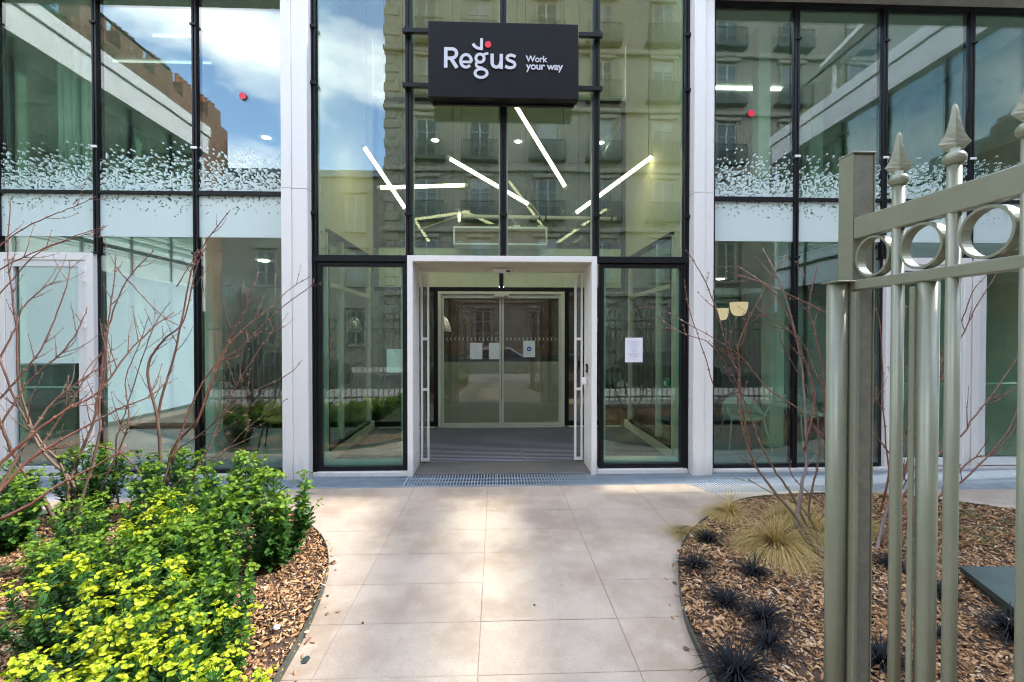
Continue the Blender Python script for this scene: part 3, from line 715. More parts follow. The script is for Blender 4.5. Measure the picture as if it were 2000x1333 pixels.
ol = empty('glass_lantern', 'small clear glass lantern above the left end of the air curtain', 'lantern', (-.62, 7.7, 3.6))
P('glass_body', MB().lathe([(.0, 0), (.05, .0), (.075, .05), (.06, .10), (.07, .2), (.06, .26), (.0, .28)], (-.62, 7.7, 3.53), 16), M['glassin'], ol, smooth=True)
P('bulb', MB().lathe([(.0, 0), (.02, .02), (.022, .14), (.0, .16)], (-.62, 7.7, 3.57), 10), emit('lantern_bulb', (1, .82, .6), .8), ol, smooth=True)
def downlight(p, label, nrm=None):
    o = MB().lathe([(.0, 0), (.07, 0), (.08, .015)], p, 20).build('downlight', M['spotstrong' if nrm else 'spot']); tag(o, label, 'downlight', 'round recessed ceiling downlights'); return o
for k, (q, w) in enumerate(downlight_later): downlight((q, w, 2.74), ['left', 'middle', 'right'][k] + ' round downlight over the reception beyond the inner door', 'glow')
for k, x in enumerate((850, 1012, 1173)):
    p = atY(x, 279, 9.98); p.z = 5.89; downlight(p, ['left', 'middle', 'right'][k] + 'most of the three round downlights beyond the hanging tubes')

# ---- interiors of the wings
inn = empty('office_interior', 'office rooms behind the glass either side of the entrance', 'interior', (0, 8, 0))
def IN(name, mb, mat, parent=None, **k): return mb.build(name, mat, parent or inn, **k)
M['flr'] = painted('grey_resin_floor', (.24, .24, .20), .35, var=.12, scale=2); M['greyceil'] = painted('slatted_ceiling', (.55, .60, .50), .7)
for s, (a, b_) in ((-1, (-WX + .02, xl - .08)), (1, (xr + .08, WX - .02))):
    IN('floor', MB().box(a, b_, 5.6, 12.9, -.05, .0), M['flr']); IN('floor_slab', MB().box(a, b_, 5.62, 11.1, 2.83, 3.30), M['greyceil'])
    IN('ceiling', MB().box(a, b_, 5.62, 11.1, ZS - .02, ZS + .10), M['ceil'])
# left rooms
IN('white_wall', MB().box(-7.02, -7.0, 5.65, 11.3, .0, 2.82), M['aqua']); IN('skirting', MB().cbox(-7.0, -6.98, 5.75, 11.3, 0, .10, .003), M['white2'])
IN('column', MB().cbox(-4.05, -3.85, 6.35, 6.55, 0, 2.83, .005), M['white2'])
IN('back_wall', MB().box(-7, -2.3, 12.8, 12.9, 0, 2.83), M['grgreen'])
IN('added_dark_box', MB().cbox(-6.95, -6.2, 6.6, 7.0, 0, 1.25, .01), M['dark']); IN('wooden_plinth', MB().box(-6.95, -5.6, 8.6, 9.9, .0, .05), M['woodlt'])  # dark box added so the lower glass of the left door reads darker
# right rooms
IN('side_wall', MB().box(7.0, 7.04, 5.75, 9.3, 0, 2.82), M['greyceil']); IN('side_wall', MB().box(7.0, 7.04, 9.3, 12.8, 0, 2.82), M['dkgreen']); IN('back_wall', MB().box(2.45, 7, 12.8, 12.9, 0, 2.83), M['dkgreen'])
IN('column', MB().cbox(4.05, 4.27, 6.6, 6.82, 0, 2.83, .005), M['greyceil'])
IN('back_wall', MB().box(2.45, 4.6, 10.4, 10.5, 0, 2.83), M['grgreen'])
IN('upper_wall', MB().box(6.98, 7.03, 7.6, 11.1, 3.3, ZS), M['greenwall']); IN('upper_wall', MB().box(2.45, 7, 11.1, 11.2, 3.3, ZS), M['grgreen'])
IN('upper_column', MB().cbox(5.0, 5.2, 7.1, 7.3, 3.3, ZS, .004), M['greyceil']); IN('upper_column', MB().cbox(3.42, 3.58, 5.85, 6.0, 3.3, ZS, .004), M['greyceil'])
IN('upper_wall', MB().box(-7.0, -2.3, 11.1, 11.2, 3.3, ZS), M['grgreen']); IN('upper_wall', MB().box(-7.04, -7.0, 5.75, 11.1, 3.3, ZS), M['grgreen'])
for s in (-1, 1): IN('upper_wall', MB().box(2.40 * s - .02 + (.02 if s > 0 else .1), 2.42 * s + .03, 5.7, 11.1, 3.3, ZS), M['grgreen'])
cu = MB()
for i in range(9): cu.tube([(-5.6 + .055 * i, 6.1 + .02 * (i % 2), 3.35), (-5.6 + .055 * i, 6.1 + .02 * (i % 2), 5.65)], .032, 8)
tag(cu.build('curtain', M['greyceil'], smooth=True), 'pale gathered curtain behind the top left glass', 'curtain')
def linear(x0, x1, y, z, lab, g='linear ceiling lights', w=.05):
    tag(MB().cbox(x0, x1, y, y + w, z - .02, z, .003).build('linear_light', M['linear' if w > .03 else 'faint']), lab, 'ceiling light', g)
a = atY(1392, 170, 7.3); linear(2.6 * 7.3 / 5.5, atY(1527, 171, 7.3).x, 7.3, a.z, 'long bright ceiling light in the upper room right of the entrance')
a = atY(1392, 258, 10.2); linear(a.x - .6, atY(1430, 258, 10.2).x, 10.2, a.z, 'short bright ceiling light below the long one in the upper right room')
linear(-5.6, -4.2, 6.9, ZS - .03, 'faint ceiling light high in the upper left room', w=.028); linear(-4.6, -3.4, 6.3, ZS - .03, 'faint ceiling light high beside the left pillar', w=.028)
downlight((-3.6, 7.2, 2.81), 'round downlight in the ground floor room left of the entrance'); downlight((4.6, 9.2, 2.81), 'round downlight in the ground floor room right of the entrance')
for (x, y, lab) in ((526, 122, 'upper of two round downlights beside the left pillar'), (520, 270, 'lower of two round downlights beside the left pillar')):
    r = ray(x, y); tt = (ZS - .03 - CAM_H) / r.z; p = Vector((0, 0, CAM_H)) + r * tt
    downlight((p.x, p.y, ZS - .035), lab)
for s in (-1, 1):
    IN('outer_wall', MB().box(7.06 * s, 7.12 * s, 5.60, 11.3, 3.3, 6.0), M['grgreen'])
    IN('back_wall', MB().box(2.3 * s, 7.1 * s, 12.92, 13.0, 0, 3.3), M['grgreen'])
IN('outer_wall', MB().box(7.06, 7.12, 5.60, 13, 0, 3.3), M['grgreen']); IN('outer_wall', MB().box(-7.12, -6.99, 11.301, 12.79, 0, 3.3), M['grgreen'])
IN('roof', MB().box(-7.3, 7.3, 5.7, 13.2, 7.3, 7.4), M['ceil']); LP('upper_wall', MB().box(xl, xr, YB + .07, YB + .12, 5.9, 7.2), M['cream'])
# pendants
for k, (x, y, r) in enumerate(((1443, 603, .145), (1412, 613, .105))):
    p = atY(x, y, 7.6 if k == 0 else 8.8)
    pn = empty('pendant_lamp', ['larger glowing bowl pendant lamp in the right ground floor window', 'smaller glowing pendant lamp just left of the larger one'][k], 'pendant lamp', p, group='glowing pendant lamps')
    P('shade', MB().lathe([(0, -.13), (r * .3, -.126), (r * .6, -.105), (r * .82, -.06), (r * .95, .01), (r, .10), (r * .9, .105), (0, .106)], p, 22), M['pendantglow'], pn, smooth=True)
    P('bulb', MB().lathe([(0, -.03), (.03, 0), (0, .03)], p + Vector((0, 0, -.04)), 12), M['pglow'], pn, smooth=True)
    P('cord', MB().tube([p + Vector((0, 0, .12)), (p.x, p.y, 2.83)], .005, 6), M['black'], pn)
# armchairs
def armchair(x, y, rz, label, shell='chair', leg='chairleg'):
    c = empty('armchair', label, 'chair', (0, 0, 0), group='armchairs inside the windows')
    s = MB(); n = 14; prof = []
    for i in range(n + 1):
        a = math.pi * (-.08 + 1.16 * i / n); hh = .44 + .30 * math.sin(max(0, min(math.pi, a))) ** .8
        prof.append((math.cos(a) * .29, math.sin(a) * .25, hh))
    vs = [];
    for px, py, hz in prof:
        vs += [(px * .78, py * .78, .40), (px, py, .48), (px * 1.06, py * 1.08, hz), (px * 1.02, py * 1.0, hz), (px * .95, py * .93, .49)]
    fs = []
    for i in range(n):
        for k in range(4): fs.append((i * 5 + k, (i + 1) * 5 + k, (i + 1) * 5 + k + 1, i * 5 + k + 1))
    s.add(vs, fs); m1 = P('backrest', s, M[shell], c, smooth=True)
    s = MB(); s.lathe([(0, .41), (.2, .405), (.245, .43), (.25, .455), (.2, .465), (0, .46)], (0, 0, 0), 20); P('seat', s, M[shell], c, smooth=True)
    for sx in (-1, 1):
        for sy in (-1, 1):
            P('leg', MB().tube([(sx * .30, sy * .12, .62 if sy < 0 else .47), (sx * .22, sy * .14, .44), (sx * .30, sy * .26, 0)], .011, 7), M[leg], c)
    c.location = (x, y, 0); c.rotation_euler.z = rz
p = atG(1463, 878); armchair(p.x, p.y + .15, rad(-8), 'pale green shell armchair in the first window right of the entrance')
p = atG(1580, 868); armchair(p.x, p.y + .1, rad(12), 'pale green armchair half hidden by the gate post')
p = atG(548, 880); armchair(p.x, p.y + .1, rad(15), 'mustard armchair beside the left pillar inside the glass', 'mustard', 'dark')
# planter inside left
pt = atG(452, 872); pl_ = empty('potted_plant', 'low leafy plant in a round dark pot inside the left window', 'potted plant', (pt.x, pt.y + .2, 0))
P('pot', MB().lathe([(0, 0), (.13, 0), (.19, .14), (.20, .27), (.18, .275), (.17, .24), (0, .24)], (pt.x, pt.y + .2, 0), 20), M['pot'], pl_, smooth=True)
lf = MB()
for i in range(150):
    a = random.uniform(0, 6.28); rr = random.uniform(.02, .26); h = .27 + random.uniform(0, .22); c = Vector((pt.x + rr * math.cos(a), pt.y + .2 + rr * math.sin(a), h)); d = Vector((math.cos(a), math.sin(a), random.uniform(-.3, .8))).normalized() * .04; w = Vector((-math.sin(a), math.cos(a), random.uniform(-.4, .4))) * .014
    lf.add([c - d, c + w, c + d, c - w], [(0, 1, 2, 3)])
P('foliage', lf, M['leafmid'], pl_)
# red discs and notices on the glass
for k, (x, y) in enumerate(((474, 188), (1467, 222))):
    p = atY(x, y, YG - .012); tag(MB().lathe([(0, -.006), (.041, -.006), (.041, .004)], p, 28, 'Y').build('red_disc', M['red']), 'round red disc stuck on the upper glass %s of the entrance' % ('left', 'right')[k], 'sticker', 'red discs on the glass')
def sheet(name, x0, y0, x1, y1, Y, mat, label, cat='notice'):
    A, B = atY(x0, y0, Y), atY(x1, y1, Y)
    return tag(MB().box(A.x, B.x, Y, Y + .0015, B.z, A.z).build(name, M[mat]), label, cat, 'paper notices on the glass')
sheet('paper_notice', 1221, 660, 1255, 708, YG - .004, 'notice', 'white printed notice on the outside of the right entrance pane')
sheet('paper_notice', 755, 682, 788, 728, YG + .024, 'paper', 'blank back of a notice inside the left entrance pane')
sheet('paper_notice', 918, 670, 942, 702, YB - .03, 'paper', 'white sheet furthest left on the inner sliding door')
sheet('paper_notice', 955, 670, 975.5, 702, YB - .03, 'paper', 'white sheet beside the meeting stile of the inner sliding door')
sheet('paper_notice', 1022, 666, 1045, 698, YB - .03, 'noticeblue', 'white sheet with a blue round symbol on the inner sliding door')
# entry keypad on the right jamb
kp = empty('entry_keypad', 'small black keypad on the inner face of the right door jamb', 'keypad', (xb - .1, 5.6, 1.2))
P('plate', MB().cbox(xb - .09, xb - .0755, 5.58, 5.66, 1.20, 1.31, .004), M['dark'], kp); P('reader', MB().cbox(xb - .098, xb - .0905, 5.60, 5.64, 1.23, 1.28, .002), M['letter'], kp)
kb = MB().lathe([(0, 0), (.03, 0), (.036, .02), (.036, .07), (.03, .09), (0, .092)], (xb - .112, 5.62, 1.05), 16).build('call_button_box', M['white'], smooth=True); tag(kb, 'rounded white box below the keypad on the right door jamb', 'button box')
p = atY(1313, 746, 6.2); ge = empty('green_exit_button', 'small green break glass box on the wall inside the right pane', 'exit button', (2.31, p.y, p.z))
P('box', MB().cbox(2.30, 2.349, 6.05, 6.17, p.z - .06, p.z + .06, .006), painted('green_plastic', (.01, .32, .05), .4), ge); P('cover', MB().cbox(2.292, 2.299, 6.07, 6.15, p.z - .035, p.z + .02, .002), M['paper'], ge)

# ================================================================== SIGN
YS = 5.20
sg = empty('company_sign', 'black box sign with pale grey lettering hung above the entrance', 'sign', (.09, YS, 4.95))
A, B = atY(836, 39, YS), atY(1130, 195, YS)
P('sign_box', MB().cbox(A.x, B.x, YS, YS + .13, B.z, A.z - .01, .006), M['signblack'], sg)
P('backing_tray', MB().cbox(A.x + .03, B.x - .03, YS + .131, YS + .17, B.z - .02, A.z - .05, .003), M['black'], sg)
for z in (5.215, 4.585):
    P('support_tube', MB().cbox(CM[1] - .055, CM[3] + .055, YS + .172, YS + .22, z - .026, z + .026, .004), M['black'], sg)
    for x in (CM[1], CM[3]): P('bracket', MB().cbox(x - .035, x + .035, YS + .221, YG - .052, z - .03, z + .03, .004), M['black'], sg)
def sgn_pt(zx, zy, dy=0): return atY(780 + zx / 4.762, 20 + zy / 4.762, YS - dy)
lk = [0]
def stroke(pts, w, name, mat='letter', closed=False):
    """letter stroke: ribbon of width w (sign pixels) raised from the sign face"""
    lk[0] += 1; dy = .010 + lk[0] * .0003; P2 = [Vector(p) for p in pts]; m = len(P2); vs = []
    ws = w if isinstance(w, (list, tuple)) else [w] * m
    for i, p in enumerate(P2):
        a = P2[(i - 1) % m] if (closed or i) else p; b = P2[(i + 1) % m] if (closed or i < m - 1) else p
        d = (b - a).normalized(); n = Vector((-d.y, d.x)) * ws[i] / 2
        for q, yy in ((p + n, dy), (p - n, dy), (p + n, -.001), (p - n, -.001)): vs.append(sgn_pt(q.x, q.y, yy))
    fs = []
    for i in range(m if closed else m - 1):
        j = (i + 1) % m; a, b = i * 4, j * 4
        fs += [(a, a + 1, b + 1, b), (a, b, b + 2, a + 2), (a + 1, a + 3, b + 3, b + 1)]
    if not closed: fs += [(0, 2, 3, 1), ((m - 1) * 4, (m - 1) * 4 + 1, (m - 1) * 4 + 3, (m - 1) * 4 + 2)]
    return MB().add(vs, fs)
def arc(cx, cy, rx, ry, a0, a1, n=18): return [(cx + rx * math.cos(rad(a0 + (a1 - a0) * i / n)), cy + ry * math.sin(rad(a0 + (a1 - a0) * i / n))) for i in range(n + 1)]
def letter(strokes, mat='letter', name='letter'):
    b = MB()
    for s_ in strokes: q = stroke(*s_[:2], name, closed=len(s_) > 2 and s_[2]); b.add(q.v, q.f)
    o = P(name, b, M[mat], sg); recalc(o); return o
letter([([(432, 344), (431, 537)], 33), ([(445, 361)] + arc(488, 404, 44, 43, -90, 90) + [(445, 448)], 31), ([(478, 448), (536, 539)], 34)])
letter([(arc(620, 473, 49, 58, 8, -318, 34), 28), ([(576, 482), (672, 484)], 24)])
letter([(arc(750, 448, 38, 38, 0, 342, 30), 27, True), ([(778, 420), (800, 408), (828, 404)], 24),
        ([(728, 480), (713, 500), (716, 520), (738, 533), (775, 539)], 25), (arc(760, 587, 56, 40, 0, 346, 32), 27, True)])
letter([([(863, 406), (863, 485)] + arc(902, 488, 39, 43, 180, 20, 14) + [(946, 480)], 31), ([(948, 408), (947, 549)], 31)])
letter([([(1080, 436), (1060, 424), (1035, 419), (1008, 428), (1000, 446), (1010, 464), (1040, 476), (1066, 488), (1075, 508), (1066, 528), (1040, 538), (1012, 536), (984, 522)], 29)])
letter([([(684, 313), (700, 336), (724, 353), (765, 361)], 28), ([(765, 262), (763, 374)], [26, 28])], name='logo_tick')
c0 = sgn_pt(825, 325); rr = (sgn_pt(855, 325) - c0).length
P('logo_dot', MB().lathe([(0, -.012), (rr, -.012), (rr, .001)], c0, 28, 'Y'), M['red'], sg)
for txt, zx0, zx1, zy in (("Work", 1176, 1376, 485), ("your way", 1178, 1521, 556)):
    cu_ = bpy.data.curves.new('slogan', 'FONT'); cu_.body = txt; cu_.size = 1; cu_.extrude = .01; cu_.offset = .018; cu_.space_character = .95
    to = bpy.data.objects.new('tmp', cu_); col.objects.link(to); bpy.context.view_layer.update()
    me = bpy.data.meshes.new_from_object(to.evaluated_get(bpy.context.evaluated_depsgraph_get())); bpy.data.objects.remove(to)
    xs = [v.co.x for v in me.vertices]; x0, x1 = min(xs), max(xs); p0, p1 = sgn_pt(zx0, zy), sgn_pt(zx1, zy); k = (p1.x - p0.x) / (x1 - x0)
    ky = k if txt != "Work" else k
    for v in me.vertices: v.co = Vector((p0.x + (v.co.x - x0) * k, YS - .001 - (v.co.z + .01) * .5, p0.z + v.co.y * ky))
    me.materials.clear(); me.materials.append(M['letter']); o = bpy.data.objects.new('slogan', me); _link(o, sg, (0, 0, 0)); o.location = -WL[sg.name]

# ================================================================== GATE (foreground right)
GX = 1.196; GT = .03
gt = empty('garden_gate', 'open sage green metal gate leaf with spear tops and rings in the right foreground', 'gate', (GX, 1.4, 0))
zr1a, zr1b, zr2a, zr2b = 1.982, 2.052, 1.812, 1.845
y_post = 1.488
P('post', MB().cbox(GX + .001, GX + .070, y_post + .001, y_post + .062, .02, 2.268, .003), M['gatedk'], gt)
P('post_face', MB().cbox(GX - .003, GX + .0005, y_post, y_post + .064, .02, 2.27, .001), M['gate'], gt)
P('post_edge', MB().cbox(GX + .0705, GX + .074, y_post - .002, y_post + .062, .02, 2.27, .001), M['gate'], gt)
P('post_cap', MB().cbox(GX - .004, GX + .075, y_post - .004, y_post + .066, 2.2705, 2.276, .001), M['gate'], gt)
P('rail', MB().cbox(GX - .002, GX + GT, .10, y_post - .0015, zr1a, zr1b, .003), M['gate'], gt)
P('rail', MB().cbox(GX - .002, GX + GT, .10, y_post - .0015, zr2a, zr2b, .003), M['gate'], gt)
P('rail', MB().cbox(GX - .002, GX + GT, .10, y_post - .0015, .12, .17, .003), M['gate'], gt)
# meeting stile: round tube with flat plate and flat bar in front of the post
P('round_stile', MB().tube([(GX - .030, y_post + .03, .02), (GX - .030, y_post + .03, 1.838)], .031, 24), M['gate'], gt, smooth=True)
P('stile_plate', MB().cbox(GX - .064, GX + .072, y_post - .012, y_post + .066, 1.8385, 1.8435, .001), M['gate'], gt)
P('flat_bar', MB().cbox(GX - .012, GX + .003, y_post - .028, y_post - .003, .02, 1.806, .002), M['gate'], gt)
xc = GX + .014
PY_ = [1.333, 1.166] + [.994 - .166 * k for k in range(6)]
for i, y in enumerate(PY_):
    pk = P('picket', MB().tube([(xc, y, .06), (xc, y, 2.118)], .0158, 24), M['gate'], gt, smooth=True)
    P('collar', MB().lathe([(.0, -.008), (.019, -.006), (.025, .004), (.025, .014), (.020, .022), (.014, .026), (.012, .036)], (xc, y, 2.118), 20), M['gate'], pk, smooth=True)
    # spear: four sided flattened blade with swept barbs
    zb = 2.142; prof = [(-.004, .008, .008), (.008, .018, .0085), (.020, .029, .0085), (.026, .034, .008), (.033, .0285, .0085), (.050, .0205, .0085), (.072, .0145, .008), (.095, .010, .007), (.118, .0068, .0055), (.128, .003, .003)]
    vs = []; fs = []
    for (h, w, d) in prof:
        hz = zb + h - (.018 if h in (.03,) else 0)
        vs += [(xc, y - w, zb + h), (xc - d, y, zb + h), (xc, y + w, zb + h), (xc + d, y, zb + h)]
    for a in range(len(prof) - 1):
        for k in range(4): fs.append((a * 4 + k, a * 4 + (k + 1) % 4, (a + 1) * 4 + (k + 1) % 4, (a + 1) * 4 + k))
    fs += [(0, 1, 2, 3), tuple((len(prof) - 1) * 4 + k for k in range(4))]
    sp = MB().add(vs, fs)
    # rotate the spear about its picket so that the blade faces the path obliquely
    ca, sa = math.cos(rad(58)), math.sin(rad(58))
    sp.v = [(xc + (v[0] - xc) * ca - (v[1] - y) * sa, y + (v[0] - xc) * sa + (v[1] - y) * ca, v[2]) for v in sp.v]
    recalc(P('spear', sp, M['gate'], pk))
    ym = y + .082
    if i == 0: ym = 1.414
    rg = MB(); n = 40; R0, R1 = .0655, .0585; vs = []
    for k in range(n):
        a = 2 * math.pi * k / n
        for (r, dx) in ((R0, -.014), (R0, .014), (R1, .014), (R1, -.014)): vs.append((xc + dx, ym + r * math.cos(a), 1.9135 + r * math.sin(a)))
    fs = [(k * 4 + j, k * 4 + (j + 1) % 4, ((k + 1) % n) * 4 + (j + 1) % 4, ((k + 1) % n) * 4 + j) for k in range(n) for j in range(4)]
    rg.add(vs, fs); P('ring', rg, M['gate'], gt)
# wide bolt tube between the pickets
P('bolt_tube', MB().tube([(xc + .01, 1.245, .04), (xc + .01, 1.245, 1.81)], .0245, 24), M['gate'], gt, smooth=True)
P('bolt_rib', MB().cbox(xc - .026, xc - .018, 1.252, 1.268, .04, 1.80, .002), M['gate'], gt)

# ================================================================== PLANTS
def spline(pts, n=5): return [Vector(p) for p in catmull([tuple(p) for p in pts], n)]
def stem_mesh(path, r0, r1, twigs=True, rnd=None, tw=1.0, buds=True):
    """one stem with side twigs and buds"""
    rnd = rnd or random; b = MB(); m = len(path)
    kn = [r0 + (r1 - r0) * (i / (m - 1)) ** .8 for i in range(m)]
    kn = [v * 1.5 + .0006 for v in kn]; b.tube(path, kn, 7)
    Ls = 0
    for i in range(1, m):
        p, q = path[i - 1], path[i]; seg = (q - p); Ls += seg.length; d = seg.normalized()
        if buds and kn[i] < .0095 and Ls > .10:
            Ls = 0; b.cur = 1
            side = d.cross(Vector((rnd.uniform(-1, 1), rnd.uniform(-1, 1), rnd.uniform(-.3, .3)))).normalized()
            for s in (-1, 1):
                bb = q + side * s * kn[i]; e = bb + (side * s * .7 + d).normalized() * rnd.uniform(.012, .02)
                b.tube([bb, bb.lerp(e, .5), e], [.0022, .0036, .0008], 5)
            b.tube([q - d * .004, q, q + d * .004], [kn[i], kn[i] * 1.5, kn[i]], 6, False); b.cur = 0
    if twigs:
        for k in range(int((2 + m / 9) * tw)):
            i = rnd.randrange(int(m * .35), m - 2); p = path[i]; d = (path[i + 1] - path[i - 1]).normalized()
            side = d.cross(Vector((rnd.uniform(-.5, .5), rnd.uniform(.5, 1), rnd.uniform(-.3, .3)))).normalized() * rnd.choice((-1, 1))
            ln = rnd.uniform(.10, .42) * (1 - .4 * i / m)
            v = (d * .75 + side * .65).normalized(); pts = [p]; q = p.copy()
            for s in range(6):
                v = (v + Vector((rnd.uniform(-.12, .12), rnd.uniform(-.12, .12), .10))).normalized(); q = q + v * ln / 6; pts.append(q.copy())
            rr = min(kn[i] * .75, .0042); b.tube(pts, [rr + (.0014 - rr) * j / 6 for j in range(7)], 5)
            b.cur = 1
            for j in (3, 6):
                for s in (-1, 1):
                    if j == 6 and s < 0 and rnd.random() < .5: continue
                    e = pts[j] + (v + side * s * .8).normalized() * .016; b.tube([pts[j], pts[j].lerp(e, .5), e], [.0018, .0034, .0007], 5)
            b.cur = 0
    return b
M['bud'] = painted('bud', (.32, .20, .13), .6, var=.2, scale=60)
def shrub(name, label, base, stems, mat, group):
    s = empty(name, label, 'shrub', base, group=group)
    for st in stems:
        px, Y0, Y1, r0, r1 = st[:5]; k = len(px)
        pts = [atY(x, y, Y0 + (Y1 - Y0) * i / (k - 1)) for i, (x, y) in enumerate(px)]
        if pts[0].z < .12: pts[0].z = .02
        path = spline(pts, 5)
        for i in range(1, len(path) - 1): path[i] += Vector((random.uniform(-1, 1), random.uniform(-1, 1), random.uniform(-1, 1))) * .0035
        stem_mesh(path, r0, r1, tw=st[5] if len(st) > 5 else 1).build('stem', [M[mat if len(st) < 7 else st[6]], M['bud']], s, smooth=True)
SG = 'bare red twigged shrubs in the beds'
b0 = atG(140, 1040)
shrub('dogwood_shrub', 'bare brown stemmed shrub at the far left with orange branches crossing in front', b0, [
    ([(118, 1020), (85, 975), (41, 914), (10, 850), (-15, 780)], 3.9, 3.7, .013, .005, .6),
    ([(129, 1026), (133, 980), (131, 941), (112, 897), (85, 870), (50, 820), (20, 760), (0, 700)], 3.95, 3.9, .010, .004),
    ([(146, 1012), (150, 970), (141, 941), (151, 900), (169, 858), (187, 804), (202, 696), (216, 624), (248, 548), (299, 491)], 4.0, 4.3, .014, .002, 1.6),
    ([(146, 1006), (143, 945), (85, 885), (60, 830), (36, 740), (32, 640), (18, 534), (16, 480), (20, 388)], 4.0, 4.2, .011, .002, 1.4),
    ([(180, 1046), (158, 992), (183, 900), (196, 840), (194, 790), (205, 720), (212, 624), (222, 560), (227, 498)], 3.8, 4.0, .009, .002, 1.4),
    ([(0, 1015), (60, 985), (110, 950), (160, 925), (225, 888), (245, 870)], 3.1, 3.4, .008, .003, .6, 'redbark'),
    ([(-40, 940), (0, 905), (72, 842), (130, 800), (194, 764), (250, 690), (300, 640), (340, 610)], 3.3, 3.9, .009, .002, 1.4, 'redbark'),
    ([(-30, 990), (0, 958), (50, 905), (110, 865), (160, 838), (230, 800), (300, 770), (330, 735)], 3.2, 3.8, .009, .002, 1.2, 'redbark'),
    ([(-20, 800), (30, 745), (75, 690), (100, 640), (130, 560), (136, 510)], 3.9, 4.2, .006, .002, 1.4),
    ([(-30, 760), (0, 700), (30, 640), (45, 600), (90, 560), (120, 548)], 3.9, 4.2, .006, .002, 1.2),
    ([(-30, 610), (0, 574), (65, 502), (104, 480), (200, 448)], 4.0, 4.2, .004, .0015, .8, 'redbark'),
    ([(-30, 505), (0, 480), (40, 450), (101, 421), (150, 402), (187, 384)], 4.0, 4.2, .004, .0015, .8, 'redbark'),
    ([(-30, 545), (20, 515), (90, 484), (150, 460), (210, 441)], 4.0, 4.2, .004, .0015, .8, 'redbark'),
    ([(-20, 870), (20, 800), (60, 740), (120, 690), (155, 640), (170, 600)], 3.7, 4.0, .006, .002, 1.5),
    ([(-20, 990), (30, 900), (70, 830), (110, 780), (170, 735), (230, 700)], 3.4, 3.9, .009, .002, 1.5),
    ([(60, 905), (95, 850), (150, 770), (170, 720), (200, 690)], 3.7, 4.1, .006, .002, 1.2),
], 'bark', SG)
shrub('dogwood_shrub', 'bare multi stemmed shrub with a pale trunk left of the white pillar', atG(302, 1000), [
    ([(292, 1000), (300, 960), (313, 912), (308, 822), (288, 732), (300, 690), (324, 660), (360, 624), (382, 527), (403, 480)], 4.15, 4.4, .013, .002, 1.4),
    ([(306, 1003), (324, 948), (338, 876), (389, 815), (414, 746), (454, 649), (480, 600), (504, 534)], 4.15, 4.3, .011, .002, 1.6),
    ([(300, 1000), (313, 900), (310, 804), (342, 689), (356, 617), (378, 516), (405, 470), (450, 410)], 4.2, 4.4, .010, .002, 1.2),
    ([(350, 1010), (364, 952), (407, 876), (432, 815), (470, 740), (522, 660), (536, 640)], 4.1, 4.3, .008, .002, 1.6),
    ([(310, 980), (338, 890), (390, 850), (480, 775), (562, 732), (590, 703)], 4.1, 4.3, .006, .0015, .7),
    ([(335, 905), (370, 800), (415, 720), (470, 680), (540, 610), (606, 560), (612, 545)], 4.1, 4.3, .005, .0015, .8, 'redbark'),
    ([(380, 840), (430, 700), (480, 640), (530, 600), (560, 570), (605, 540)], 4.1, 4.35, .005, .0015, .8, 'redbark'),
    ([(402, 930), (440, 880), (490, 830), (560, 780), (500, 855)][:4], 4.2, 4.3, .004, .0015, .5),
    ([(300, 985), (350, 940), (420, 890), (500, 850)], 4.0, 4.2, .005, .0015, .6),
    ([(180, 870), (225, 880), (262, 910), (300, 965), (320, 960)], 4.1, 4.2, .005, .0025, .4),
    ([(225, 520), (270, 570), (320, 620), (360, 640)], 4.3, 4.3, .0035, .0015, .5),
    ([(345, 560), (370, 520), (385, 490)], 4.3, 4.35, .003, .0015, .3),
    ([(230, 985), (226, 930), (228, 860), (240, 820), (262, 750), (300, 640), (333, 590)], 4.2, 4.35, .006, .0015, 1.5),
    ([(180, 1010), (195, 960), (245, 850), (250, 800), (245, 740), (265, 690), (290, 620)], 4.1, 4.3, .006, .0015, 1.4),
], 'bark', SG)
